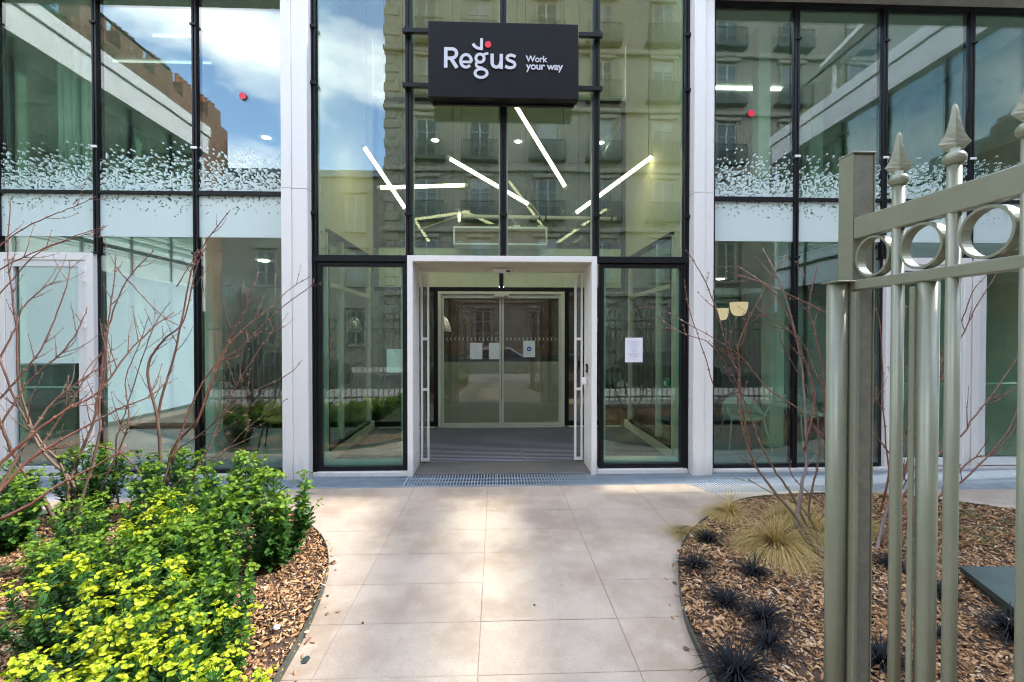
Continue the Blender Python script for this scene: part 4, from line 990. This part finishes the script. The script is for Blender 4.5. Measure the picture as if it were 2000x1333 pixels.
shrub('dogwood_shrub', 'bare red twigged shrub with a pale grey trunk just left of the gate post', atG(1600, 1095), [
    ([(1611, 1100), (1575, 1055), (1555, 1020), (1559, 1000), (1568, 940), (1575, 900), (1572, 804), (1565, 710), (1540, 599), (1515, 534), (1490, 487)], 3.3, 3.7, .013, .002, .9, 'greybark'),
    ([(1600, 1090), (1552, 1006), (1520, 971), (1490, 930), (1468, 894), (1443, 804), (1443, 732), (1425, 696), (1392, 584), (1360, 520), (1340, 490)], 3.3, 3.8, .008, .0015, 1.2),
    ([(1605, 1060), (1573, 1020), (1545, 964), (1517, 925), (1486, 869), (1468, 822), (1439, 750), (1389, 674), (1330, 650), (1283, 618)], 3.4, 3.8, .007, .0015, 1.2),
    ([(1612, 1050), (1580, 1000), (1598, 900), (1598, 840), (1590, 786), (1533, 685), (1520, 640)], 3.5, 3.7, .006, .0015, .9),
    ([(1612, 900), (1608, 732), (1590, 640), (1580, 602), (1596, 520)], 3.5, 3.6, .005, .0015, .7, 'redbark'),
    ([(1468, 880), (1450, 800), (1443, 700), (1443, 667), (1484, 581), (1533, 502)], 3.7, 3.8, .0055, .0015, .8, 'redbark'),
    ([(1620, 615), (1560, 585), (1497, 556), (1432, 534)], 3.5, 3.7, .0035, .0015, .6, 'redbark'),
    ([(1570, 880), (1590, 780), (1570, 700), (1530, 600), (1500, 560), (1440, 520)], 3.5, 3.6, .006, .0015, .9, 'redbark'),
    ([(1612, 860), (1560, 800), (1500, 760), (1450, 700), (1400, 665), (1290, 605), (1235, 604)], 3.5, 3.8, .004, .0012, .6, 'redbark'),
    ([(1611, 1048), (1566, 992), (1500, 960), (1460, 935)], 3.4, 3.6, .004, .0015, .3),
    ([(1600, 980), (1548, 932), (1545, 900)], 3.5, 3.5, .003, .0015, .3, 'redbark'),
    ([(1395, 760), (1375, 690), (1345, 600), (1337, 545)], 3.8, 3.85, .003, .0012, .2, 'redbark'),
    ([(1620, 790), (1590, 720), (1560, 660), (1500, 620), (1475, 597)], 3.5, 3.7, .004, .0015, .7, 'redbark'),
], 'bark', SG)
shrub('dogwood_shrub', 'bare shrub with dark red branches seen between and right of the gate pickets', atG(1716, 1097), [
    ([(1713, 1097), (1716, 1055), (1734, 995), (1772, 915), (1790, 840), (1785, 740)], 3.3, 3.6, .011, .002, 1, 'greybark'),
    ([(1720, 1060), (1760, 1030), (1825, 978), (1895, 901), (1947, 880), (2010, 800)], 3.4, 3.6, .006, .002, .6, 'redbark'),
    ([(1730, 1040), (1800, 990), (1878, 941), (1958, 858), (1986, 804), (2010, 760)], 3.4, 3.6, .006, .002, .8, 'redbark'),
    ([(1735, 1010), (1810, 910), (1878, 851), (1900, 818), (1940, 768), (1986, 700)], 3.4, 3.6, .006, .002, 1.2, 'redbark'),
    ([(1740, 1000), (1790, 850), (1830, 760), (1878, 660), (1902, 610), (1936, 552), (1960, 510)], 3.4, 3.6, .005, .0015, 1.2, 'redbark'),
    ([(1740, 960), (1725, 800), (1720, 640), (1700, 580)], 3.4, 3.5, .004, .0015, .7, 'redbark'),
    ([(1725, 980), (1760, 780), (1765, 640), (1770, 600)], 3.4, 3.5, .004, .0015, .9, 'redbark'),
    ([(1720, 1000), (1745, 900), (1770, 850), (1830, 720), (1850, 660)], 3.4, 3.5, .005, .0015, 1.2, 'redbark'),
    ([(1750, 900), (1725, 870), (1700, 830), (1712, 760)], 3.4, 3.5, .004, .0015, .6, 'redbark'),
    ([(1878, 630), (1900, 570), (1935, 530)], 3.6, 3.6, .003, .0012, .3, 'redbark'),
    ([(1718, 1070), (1760, 960), (1800, 880), (1840, 700)], 3.35, 3.6, .005, .0015, 1.0, 'redbark'),
], 'bark', SG)

# ---- euphorbias
def euphorbia_meshes(seed, bright):
    r = random.Random(seed); lf = MB(); br = MB(); stm = MB()
    def leafq(b, c, d, w, L_, cup=.25):
        d = d.normalized(); s = d.cross(Vector((0, 0, 1)));
        if s.length < .05: s = Vector((1, 0, 0))
        s = s.normalized() * w; u = s.cross(d).normalized() * w * cup
        b.add([c, c + d * L_ * .35 + s * .7 + u, c + d * L_ * .75 + s + u, c + d * L_ * 1.0, c + d * L_ * .75 - s + u, c + d * L_ * .35 - s * .7 + u, c + d * L_ * .55], [(0, 1, 6), (1, 2, 6), (2, 3, 6), (3, 4, 6), (4, 5, 6), (5, 0, 6)])
    ns = r.randint(19, 24)
    for i in range(ns):
        a = r.uniform(0, 6.283); sp = math.sqrt(r.random()); lean = sp * .2; H = r.uniform(.30, .54) * (1 - .12 * sp)
        base = Vector((math.cos(a) * sp * .07, math.sin(a) * sp * .07, .02)); top = Vector((math.cos(a) * (sp * .07 + lean), math.sin(a) * (sp * .07 + lean), H))
        mid = base.lerp(top, .5) + Vector((math.cos(a), math.sin(a), 0)) * .03
        path = [base, mid, top]; stm.tube(spline(path, 3), .0042, 5, r2=.0025)
        pts = spline(path, 14); n = len(pts)
        for j in range(3, n - 1):
            t_ = j / n
            for k in range(4 if t_ < .8 else 2):
                an = r.uniform(0, 6.283); droop = .15 + .5 * t_ if r.random() < .8 else -.3
                d = Vector((math.cos(an), math.sin(an), droop))
                leafq(lf, pts[j], d, r.uniform(.009, .0145), r.uniform(.05, .085) * (1 - .35 * t_))
        # domed umbel
        for k in range(r.randint(7, 9)):
            an = r.uniform(0, 6.283); el = r.uniform(.35, 1.45)
            d = Vector((math.cos(an) * math.cos(el), math.sin(an) * math.cos(el), math.sin(el))); Lr = r.uniform(.04, .085)
            tip = top + d * Lr; stm.tube([top, tip], .0014, 4)
            for q in range(r.randint(2, 4)):
                an2 = r.uniform(0, 6.283); o_ = Vector((math.cos(an2), math.sin(an2), r.uniform(-.2, .7))) * r.uniform(.006, .022); c = tip + o_
                nrm = (Vector((o_.x, o_.y, 0)) * 14 + d * .6 + Vector((r.uniform(-.5, .5), r.uniform(-.5, .5), .45))).normalized(); R_ = r.uniform(.009, .0145)
                e1 = nrm.cross(Vector((r.uniform(-1, 1), r.uniform(-1, 1), .1))).normalized(); e2 = nrm.cross(e1)
                br.add([c - nrm * R_ * .35] + [c + (e1 * math.cos(1.0472 * w) * (1.25 if w % 3 == 0 else .95) + e2 * math.sin(1.0472 * w)) * R_ for w in range(6)], [(0, w + 1, (w + 1) % 6 + 1) for w in range(6)])
    return (lf.mesh('foliage', M['leafdk']), br.mesh('flower_heads', M['bractlit'] if bright else M['bract']), stm.mesh('stems', M['leafmid']))
EU = [euphorbia_meshes(s, s >= 3) for s in range(6)]
rows = [("back row of the left bed", [(-2.26, 3.95, 1.08), (-3.0, 4.22, 1.0), (-3.67, 4.2, 1.08), (-4.3, 3.9, 1)]), ("second row from the back of the left bed", [(-1.58, 3.25, 1.22), (-2.14, 3.45, .95), (-2.55, 3.55, .95), (-3.72, 3.55, 1.05)]),
        ("third row from the back of the left bed", [(-1.88, 2.98, .95), (-2.2, 3.1, .95), (-2.85, 3.2, .92)]),
        ("fourth row from the back of the left bed", [(-1.60, 2.62, .95), (-1.90, 2.68, .95), (-2.2, 2.74, .9), (-2.5, 2.75, .85)]),
        ("fifth row from the back of the left bed", [(-1.44, 2.28, .9), (-1.74, 2.32, .85), (-2.22, 2.4, .9)]),
        ("second row from the front of the left bed", [(-1.27, 1.98, .82), (-1.52, 2.0, .85), (-1.82, 2.04, .8)]),
        ("front row of the left bed", [(-1.06, 1.66, .75), (-1.32, 1.66, .75), (-1.62, 1.72, .8)])]
rank = ['nearest the path', 'second from the path', 'third from the path', 'furthest from the path']
for ri, (rn, ps) in enumerate(rows):
    for k, (x, y, s) in enumerate(ps):
        e = empty('euphorbia_plant', 'euphorbia ' + rank[k if k < len(ps) - 1 else 3] + ', ' + rn, 'plant', (x, y, .03), group='yellow green euphorbias in the left bed')
        v = random.randrange(3) + (3 if ri >= 5 or (ri == 4 and k > 1) or random.random() < .08 else 0); ms = EU[v]
        for nme, me in zip(('foliage', 'flower_heads', 'stems'), ms): tag(inst(nme, me, e, (x, y, .03)), kind='stuff')
        s *= .93 if 2 <= ri <= 5 else 1; e.scale = (s, s, s * random.uniform(.95, 1.08)); e.rotation_euler = (random.uniform(-.08, .08), random.uniform(-.08, .08), random.uniform(0, 6.28))
e = empty('broad_leaf_plant', 'dark green broad leaved plant at the left edge of the left bed', 'plant', (-3.35, 2.95, .03))
b = MB()
for k in range(60):
    a = random.uniform(0, 6.28); c = Vector((-3.35, 2.95, .05)) + Vector((math.cos(a), math.sin(a), .4)) * random.uniform(0, .12); d = Vector((math.cos(a), math.sin(a), random.uniform(.1, 1.2))).normalized() * random.uniform(.10, .18); w = Vector((-math.sin(a), math.cos(a), 0)) * .02
    b.add([c, c + d * .5 + w, c + d, c + d * .5 - w], [(0, 1, 2, 3)])
P('foliage', b, M['leafdk'], e)

# ---- grass tufts
def tuft(n, L_, w, spread, seed, comb=(0, 0), droop=1.0):
    r = random.Random(seed); vs = []; fs = []
    for i in range(n):
        a = r.uniform(0, 6.283); d = Vector((math.cos(a), math.sin(a), 0)); d = (d * spread * r.uniform(.2, 1) + Vector((*comb, 0))); p = Vector((math.cos(a), math.sin(a), 0)) * r.uniform(0, .03)
        ln = L_ * r.uniform(.55, 1.1); v = Vector((d.x, d.y, 1.0)).normalized(); s = Vector((-v.y, v.x, 0)); s = (s.normalized() if s.length > .01 else Vector((1, 0, 0))) * w / 2; k = len(vs); N = 6
        for j in range(N + 1):
            ww = s * (1 - (j / N) ** 2 * .92); vs += [tuple(p - ww), tuple(p + ww)]
            v = (v + Vector((d.x * .22, d.y * .22, -.30 * droop * r.uniform(.6, 1.3)))).normalized(); p = p + v * ln / N
            if p.z < .004: p.z = .004
        for j in range(N): fs.append((k + 2 * j, k + 2 * j + 1, k + 2 * j + 3, k + 2 * j + 2))
    return MB().add(vs, fs)
MO = [tuft(150, .18, .0068, .62, s, droop=1.0).mesh('blades', M['mondo']) for s in range(4)]
mpx = [((1382, 1060), 1.0, 'black grass tuft nearest the straw grass at the path edge'), ((1358, 1112), 1.0, 'black grass tuft closest to the steel edging'), ((1470, 1125), 1.0, 'black grass tuft below the large straw tuft'),
       ((1487, 1083), .85, 'black grass tuft partly under the large straw tuft'), ((1418, 1185), 1.05, 'black grass tuft in the middle of the right bed front'), ((1492, 1218), 1.15, 'black grass tuft right of the middle one'), ((1500, 1268), 1.0, 'black grass tuft just below its larger neighbour'),
       ((1440, 1330), 1.45, 'largest black grass tuft at the bottom edge'), ((1742, 1112), 1.0, 'black grass tuft behind the first gate pickets'), ((1722, 1300), 1.1, 'black grass tuft low between post and picket'), ((1838, 1165), .9, 'black grass tuft right of the wide gate tube'),
       ((1975, 1245), 1.3, 'black grass tuft beneath the dark cover slab'), ((1832, 1248), .7, 'small black grass tuft between the gate pickets')]
for k, (p, s, lab) in enumerate(mpx):
    g_ = atG(*p, .03); e = empty('black_grass', lab, 'grass tuft', (g_.x, g_.y, .035), group='black grass tufts in the right bed'); inst('blades', MO[k % 4], e, (g_.x, g_.y, .035))['kind'] = 'stuff'; s *= .95; e.scale = (s, s, s); e.rotation_euler.z = random.uniform(0, 6)
spx = [((1425, 1010), 1.0, (-.35, -.1), 'green and straw feather grass mound furthest back beside the path', .34, 420), ((1395, 1042), 1.0, (-1.3, .05), 'feather grass clump combed out over the path edge', .44, 300),
       ((1515, 1075), 1.0, (-.2, -.25), 'large straw feather grass tuft before the shrub trunk', .48, 700), ((1590, 1050), 1.0, (.2, -.3), 'straw feather grass tuft behind the gate post', .42, 450), ((1690, 1040), 1.0, (.1, -.2), 'straw feather grass tuft seen right of the gate post', .30, 300),
       ((1550, 1015), 1.0, (-.1, -.1), 'low feather grass clump at the back edge of the bed', .34, 400)]
for k, (p, s, cb, lab, L_, n) in enumerate(spx):
    g_ = atG(*p, .03); e = empty('feather_grass', lab, 'grass tuft', (g_.x, g_.y, .035), group='straw feather grasses in the right bed')
    o = P('blades', tuft(int(n * 1.5), L_, .0040, .8, 50 + k, cb, 1.25), M['straw'], e); o.location = (0, 0, 0); o['kind'] = 'stuff'
for k, p in enumerate(((1860, 1015), (1880, 1040), (1900, 1008), (1950, 1040), (1845, 1060), (1920, 1060), (1975, 1025), (1780, 1010))):
    g_ = atG(*p, .03); e = empty('green_grass', ['small sparse green blades behind the tall gate picket', 'small green blades in the back right of the bed', 'small green blades nearest the paving at the back right', 'small green blades near the right edge', 'small green blades left of the dark cover slab', 'small green blades above the dark cover slab', 'small green blades at the far right back corner', 'small green blades behind the second picket'][k], 'grass tuft', (g_.x, g_.y, .03), group='sparse green blades at the back of the right bed')
    o = P('blades', tuft(26, .12, .006, .9, 90 + k), M['weed'], e); o.location = (0, 0, 0); o['kind'] = 'stuff'
# slate cover slab in right bed
A = atG(1875, 1107, .12); B = atG(1990, 1190, .12)
cv = empty('dark_cover_slab', 'flat dark green cover slab lying in the right bed', 'cover slab', (A.x, B.y, .05))
P('top', MB().cbox(A.x - .12, A.x + 1.0, B.y - .02, A.y, .085, .12, .004).mesh and MB().prism([(A.x, A.y), (A.x + 1.4, A.y - .05), (A.x + 1.4, B.y - .25), (B.x - .02, B.y)], 2, .085, .12), M['slate'], cv)
P('frame', MB().prism([(A.x + .04, A.y - .03), (A.x + 1.36, A.y - .08), (A.x + 1.36, B.y - .2), (B.x, B.y + .06)], 2, .0, .084), M['slate'], cv)
# debris on the paving
for k, (p, s, m_, lab) in enumerate((((597, 1290), .022, 'slate', 'dark torn scrap lying on the paving near the left edge'), ((660, 1196), .010, 'woodlt', 'orange dry leaf bit on the paving'), ((640, 1165), .008, 'dark', 'tiny dark crumb beside the steel edging'), ((708, 1218), .006, 'dark', 'tiny dark twig bit on the path'), ((1044, 1183), .007, 'dark', 'small dark spot of debris in the middle of the path'), ((1340, 1270), .016, 'brown', 'brown chip by the right steel edge'), ((1318, 1140), .016, 'brown', 'brown chip spilled from the right bed'))):
    g_ = atG(*p); b = MB(); n = 7; pts = [(g_.x + s * random.uniform(.6, 1.3) * math.cos(6.283 * i / n), g_.y + s * 1.2 * random.uniform(.6, 1.3) * math.sin(6.283 * i / n)) for i in range(n)]
    b.prism(pts, 2, .001, .006); tag(recalc(b.build('litter_scrap', M[m_])), lab, 'scrap')
p = atG(540, 1231, .05); tag(MB().lathe([(0, 0), (.018, .002), (.02, .012), (.012, .02), (0, .022)], (p.x, p.y, .055), 8).build('white_pebble', M['paper'], smooth=True), 'single white pebble on the mulch near the steel edge', 'pebble')

# ================================================================== SIDE WINGS (seen in the glass)
def side_wing(s, label):
    w = empty('wing_building', label, 'building', (s * WX, 2.5, 0), group='glazed side wings round the courtyard')
    x = s * WX; y0, y1 = -.35, 5.14
    def bx(xa, xb_, ya, yb, za, zb): return MB().cbox(min(x + s * xa, x + s * xb_), max(x + s * xa, x + s * xb_), ya, yb, za, zb, .004)
    P('roof_slab', bx(-.10, 6, y0, y1, 6.03, 6.45), M['white'], w); P('parapet_cap', bx(-.14, .3, y0 - .02, y1, 6.47, ZR), M['white'], w)
    P('slab_gap', bx(-.06, 6, y0 + .02, y1, 6.4505, 6.4695), M['black'], w)
    P('floor_slab', bx(.06, 6, y0 + .1, y1, 2.85, 3.28), M['white'], w); P('end_wall', bx(.0, 6, y0, y0 + .09, 0, 6.02), M['white'], w)
    P('ground_slab', bx(.0, 6, y0 + .1, y1, -.3, .0), M['flr'], w); P('inner_wall', bx(4.5, 4.6, y0 + .1, y1, 0, 6.02), M['grgreen'] if s < 0 else M['dkgreen'], w)
    n = 5; dy = (y1 - y0 - .09) / n
    for i in range(n):
        a = y0 + .09 + i * dy
        for (za, zb) in ((.08, 3.28), (3.34, 6.02)):
            o = bx(.0, .02, a + .02, a + dy - .02, za, zb).build('window_pane', M['frit'], w)
        P('mullion', bx(-.03, .05, a + dy - .018, a + dy + .018, 0.03, 6.02), M['black'], w)
    P('transom', bx(-.02, .05, y0 + .09, y1, 3.282, 3.338), M['black'], w)
    P('post', bx(.25, .40, 1.3, 1.45, 0, 6.02), M['greyceil'], w); P('post', bx(.25, .40, 3.6, 3.75, 0, 6.02), M['greyceil'], w)
    for i in range(4):
        a = .85 + i * 1.05; P('balustrade_pane', bx(-.02, -.005, a, a + 1.03, ZR + .002, 7.38), M['glassin'], w)
    P('handrail', bx(-.035, .01, .83, y1, 7.382, 7.42), M['black'], w)
    return w
side_wing(-1, 'glazed left wing of the office with white roof slab and terrace'); rw = side_wing(1, 'glazed right wing of the office with white roof slab and terrace')
# unseen added pergola on the right wing, casts the band of shade over the path
pg = empty('sun_blocker', 'unseen added pergola standing on the right wing terrace', 'blocker', (8.7, 2, ZR))
o = P('roof', MB().cbox(-.27, .27, -3.2, 3.4, -.06, .06, .01), M['white'], pg); o.location = (0, 0, 9.0 - ZR); o.rotation_euler.z = rad(7)
for y in (-3.0, 0, 3.2): o = P('post', MB().cbox(-.04, .04, y - .04, y + .04, 0, 9.0 - ZR - .06, .004), M['white'], pg); o.location = (0, 0, 0); o.rotation_euler.z = rad(7)
for k in range(3):
    x, y = -WX - .9, 1.6 + k * 1.1; e = empty('terrace_bush', ['bushy terrace plant nearest the street on the left wing', 'middle bushy terrace plant on the left wing', 'bushy terrace plant nearest the entrance on the left wing'][k], 'plant', (x, y, ZR)); b = MB()
    P('planter', MB().cbox(x - .25, x + .25, y - .4, y + .4, 6.46, 6.95, .01), M['zinc'], e)
    for i in range(500):
        v = Vector((random.gauss(0, 1), random.gauss(0, 1), random.gauss(0, 1))).normalized() * random.uniform(.4, 1) ; c = Vector((x + v.x * .4, y + v.y * .5, 7.2 + v.z * .35)); d = Vector((random.uniform(-1, 1), random.uniform(-1, 1), random.uniform(-1, 1))).normalized(); q = d.cross(Vector((0, 0, 1))).normalized()
        b.add([c - d * .04, c + q * .02, c + d * .04, c - q * .02], [(0, 1, 2, 3)])
    P('foliage', b, M['ivy'], e)

# ================================================================== STREET SIDE (seen reflected)
def fence_run(x0, x1, label):
    f = empty('street_fence', label, 'fence', ((x0 + x1) / 2, -.12, 0), group='dark picket fences along the street')
    for z in (.14, 1.80, 2.02): P('rail', MB().cbox(x0, x1, -.135, -.105, z, z + .04, .003), M['gate'], f)
    pm = MB(); pm.tube([(0, 0, .05), (0, 0, 2.16)], .0125, 8); pm.lathe([(.018, 2.16), (.022, 2.175), (.012, 2.19), (.03, 2.205), (.016, 2.27), (.0, 2.34)], (0, 0, 0), 8); pm = pm.mesh('picket', M['gate'])
    x = x0 + .06
    while x < x1 - .03: inst('picket', pm, f, (x, -.12, 0)); x += .13
    for x in (x0, x1): P('post', MB().cbox(x - .035, x + .035, -.16, -.08, 0, 2.25, .004), M['gate'], f)
fence_run(1.30, 6.95, 'dark green picket fence on the street side right of the gateway'); fence_run(-6.95, -1.1, 'dark green picket fence on the street side left of the gateway')

def window_unit(parent, x, z, w, h, Y, arched=False, balcony=False):
    f = MB(); f.cbox(x - w / 2 - .12, x - w / 2, Y, Y + .12, z - .08, z + h + .1, .01); f.cbox(x + w / 2, x + w / 2 + .12, Y, Y + .12, z - .08, z + h + .1, .01); f.cbox(x - w / 2 - .2, x + w / 2 + .2, Y, Y + .22, z + h + .1, z + h + .3, .02); f.cbox(x - w / 2 - .15, x + w / 2 + .15, Y, Y + .2, z - .2, z - .08, .01)
    wn_ = P('window', f, M['paris'], parent)
    g_ = MB(); g_.cbox(x - w / 2, x - w / 2 + .07, Y + .01, Y + .05, z, z + h, .004); g_.cbox(x + w / 2 - .07, x + w / 2, Y + .01, Y + .05, z, z + h, .004); g_.cbox(x - .05, x + .05, Y + .01, Y + .05, z, z + h, .004)
    for k in (.33, .66, .96): g_.cbox(x - w / 2 + .07, x + w / 2 - .07, Y + .01, Y + .045, z + h * k, z + h * k + .05, .004)
    P('frame', g_, M['greyframe'], wn_); P('pane', MB().box(x - w / 2, x + w / 2, Y + .005, Y + .012, z, z + h), M['curtained'], wn_)
    if random.random() < .35:
        q = random.choice((.25, .5, .8)); P('shutter', MB().box(x - w / 2 + .07, x + w / 2 - .07, Y + .014, Y + .03, z + h * (1 - q), z + h), M['greyframe'], wn_)
    if balcony:
        b = MB(); b.cbox(x - w / 2 - .45, x + w / 2 + .45, Y, Y + .55, z - .22, z - .02, .02); b.cbox(x - w / 2 - .42, x + w / 2 + .42, Y + .48, Y + .52, z + .85, z + .9, .004)
        q = x - w / 2 - .42
        while q < x + w / 2 + .42: b.box(q, q + .03, Y + .485, Y + .515, z - .02, z + .85); q += .09
        b.cur = 1
        P('balcony', b, M['iron'], parent)
M['iron'] = painted('wrought_iron', (.03, .032, .03), .5)
hs = empty('apartment_building', 'tall pale stone Parisian apartment building across the street', 'building', (10, -18, 0))
YH = -15.0; HX0 = -6.2; HX1 = 26.0
P('wall', MB().box(HX0, HX1, YH - 11, YH, -.3, 21), M['paris'], hs)
for z in (3.9, 7.5, 10.9, 14.3, 17.6): P('cornice', MB().cbox(HX0 - .12, HX1, YH + .001, YH + .28, z, z + .26, .04), M['paris'], hs)
for z in np.arange(.3, 21, .52):
    k = int(round((z - .3) / .52)) % 2
    P('quoin', MB().cbox(HX0 - (.10 if k else .04), HX0 + (.75 if k else .5), YH - .6, YH + (.09 if k else .07), z, z + .49, .02), M['paris'], hs)
cols_ = [-3.9, -.9, 2.9, 6.1, 9.6, 13.3, 17.1, 21]
for zi, z in enumerate((1.0, 4.9, 8.3, 11.7, 15.1, 18.3)):
    for ci, x in enumerate(cols_): window_unit(hs, x, z, 1.15, 2.2 if zi else 2.4, YH, balcony=(zi >= 2))
for x in np.arange(HX0 + 1, HX1, 1.9): 
    for z in (.3,): P('pilaster', MB().cbox(x - .2, x + .2, YH + .001, YH + .16, 3.0 + z, 3.5 + z, .02), M['paris'], hs)
P('mansard_roof', MB().prism([(YH - 11, 21), (YH + .1, 21), (YH - 1.3, 24.5), (YH - 9.5, 24.5)], 0, HX0, HX1), M['zinc'], hs)
lw = empty('low_house', 'lower pale stone house beside the tall apartment building', 'house', (-10, -17, 0))
P('wall', MB().box(-15.9, HX0 - .14, YH - 8, YH - .3, -.3, 10.6), M['paris'], lw); P('cornice', MB().cbox(-15.1, HX0 - .14, YH - 8, YH - .05, 10.6, 11.0, .03), M['zinc'], lw)
for x in (-13, -10.4, -8.0):
    for z in (1.2, 4.6, 7.7): window_unit(lw, x, z, 1.0, 1.9, YH - .3)
bk = empty('brick_party_building', 'brown brick party wall building with rows of chimney pots', 'building', (-18, -11, 0))
P('wall', MB().box(-24, -15.5, -16, -6.2, -.3, 13.4), M['brick'], bk)
for i in range(5):
    y = -7.2 - i * 1.9; st = P('chimney', MB().cbox(-16.4, -15.6, y - .7, y + .5, 13.4, 14.3, .02), M['brick'], bk)
    for k in range(4): P('chimney_pot', MB().lathe([(.11, 0), (.09, .35), (.12, .4)], (-16, y - .55 + k * .3, 14.3), 10), M['terracotta'], st)
fb = empty('far_apartment_building', 'pale apartment block further down the street on the left', 'building', (-40, -30, 0))
P('wall', MB().box(-48, -26, -32, -20, -.3, 15), M['paris'], fb); P('roof', MB().prism([(-32, 15), (-20, 15), (-22, 18), (-30, 18)], 0, -48, -26), M['zinc'], fb)
for x in np.arange(-46, -27, 3.2):
    for z in (1, 4.3, 7.6, 10.9): window_unit(fb, x, z, 1.2, 2, -20)
# neighbour right of the courtyard
nb = empty('neighbour_building', 'plain rendered neighbour building behind the right wing', 'building', (20, -6, 0))
P('wall', MB().box(14, 26, -14.5, -4, -.3, 9), M['paris'], nb); P('roof', MB().prism([(-14.5, 9), (-4, 9), (-9, 11)], 0, 14, 26), M['zinc'], nb)
# parked cars
def car(x, y, paint, label):
    c = empty('parked_car', label, 'car', (x, y, -.3), group='cars parked in the street')
    pr = [(-2.05, .35), (-2.1, .6), (-1.95, .85), (-1.2, .95), (-.55, 1.38), (.85, 1.42), (1.55, 1.0), (2.0, .9), (2.1, .6), (2.05, .3)]
    def sec(wd, sh): return [(x + px * sh, y + wd * (.80 if pz > 1.2 else 1) * .85, pz - .3) for px, pz in pr]
    A_, B_ = sec(-1, .985), sec(1, .985); A2, B2 = sec(-.93, 1), sec(.93, 1); n = len(pr); b = MB(); vs = A_ + A2 + B2 + B_; fs = []
    for r in range(3):
        for i in range(n): fs.append((r * n + i, (r + 1) * n + i, (r + 1) * n + (i + 1) % n, r * n + (i + 1) % n))
    fs += [tuple(range(n)), tuple(range(4 * n - 1, 3 * n - 1, -1))]; b.add(vs, fs); recalc(P('body', b, paint, c))
    for s in (-1, 1):
        P('side_window', MB().add([(x - 1.0, y + s * .858, .66), (x - .5, y + s * .74, 1.03), (x + .8, y + s * .74, 1.06), (x + 1.35, y + s * .858, .7)], [(0, 1, 2, 3)]), M['dark'], c)
        for wx in (-1.3, 1.3):
            w = P('wheel', MB().tube([(x + wx, y + s * .70, .02), (x + wx, y + s * .88, .02)], .32, 20), M['rubber'], c); P('rim', MB().tube([(x + wx, y + s * .881, .02), (x + wx, y + s * .895, .02)], .2, 12), M['chrome'], w)
    P('windscreen', MB().add([(x - 1.19, y - .7, .665), (x - 1.19, y + .7, .665), (x - .60, y + .6, 1.065), (x - .60, y - .6, 1.065)], [(0, 1, 2, 3)]), M['dark'], c)
car(5.4, -4.6, M['carpaint'], 'dark parked car reflected right of the entrance'); car(-.2, -4.7, M['carlight'], 'silver parked car reflected in the doorway'); car(-7.2, -4.6, M['carpaint'], 'dark parked car reflected left of the entrance')
# pedestrian on the street pavement
def person(x, y, label):
    me = bpy.data.meshes.new('person'); V_ = [(0, 0, .95), (0, 0, 1.15), (0, .0, 1.38), (0, 0, 1.50), (0, .01, 1.60), (0, .01, 1.72), (.19, 0, 1.40), (.25, .02, 1.14), (.22, .12, .92), (-.19, 0, 1.40), (-.25, .02, 1.14), (-.20, .14, .95), (.10, 0, .88), (.12, .03, .48), (.12, 0, .08), (.12, .14, .03), (-.10, 0, .88), (-.12, .0, .48), (-.12, -.02, .08), (-.12, .12, .03), (.21, .16, .84), (-.19, .18, .87)]
    E_ = [(0, 1), (1, 2), (2, 3), (3, 4), (4, 5), (2, 6), (6, 7), (7, 8), (2, 9), (9, 10), (10, 11), (0, 12), (12, 13), (13, 14), (14, 15), (0, 16), (16, 17), (17, 18), (18, 19), (8, 20), (11, 21)]
    R_ = [.15, .135, .15, .055, .085, .085, .07, .05, .035, .07, .05, .035, .09, .06, .045, .04, .09, .06, .045, .04, .035, .035]
    me.from_pydata([(x + a, y + b_, c_ - .012) for a, b_, c_ in V_], E_, []); o = bpy.data.objects.new('person', me); _link(o, None); me.materials.append(M['cloth'])
    sk = o.modifiers.new('skin', 'SKIN'); sv = me.skin_vertices[0].data
    for i, r in enumerate(R_): sv[i].radius = (r, r * .8)
    sv[0].use_root = True; sk.use_smooth_shade = True; o.modifiers.new('sub', 'SUBSURF').levels = 1
    hd = P('face', MB().lathe([(0, -.11), (.06, -.09), (.078, 0), (.07, .08), (0, .12)], (x, y + .03, 1.64), 14), M['skin'], o, smooth=True)
    tag(o, label, 'person')
person(-6.6, -1.7, 'person in dark clothes on the street pavement, reflected in the left glass')
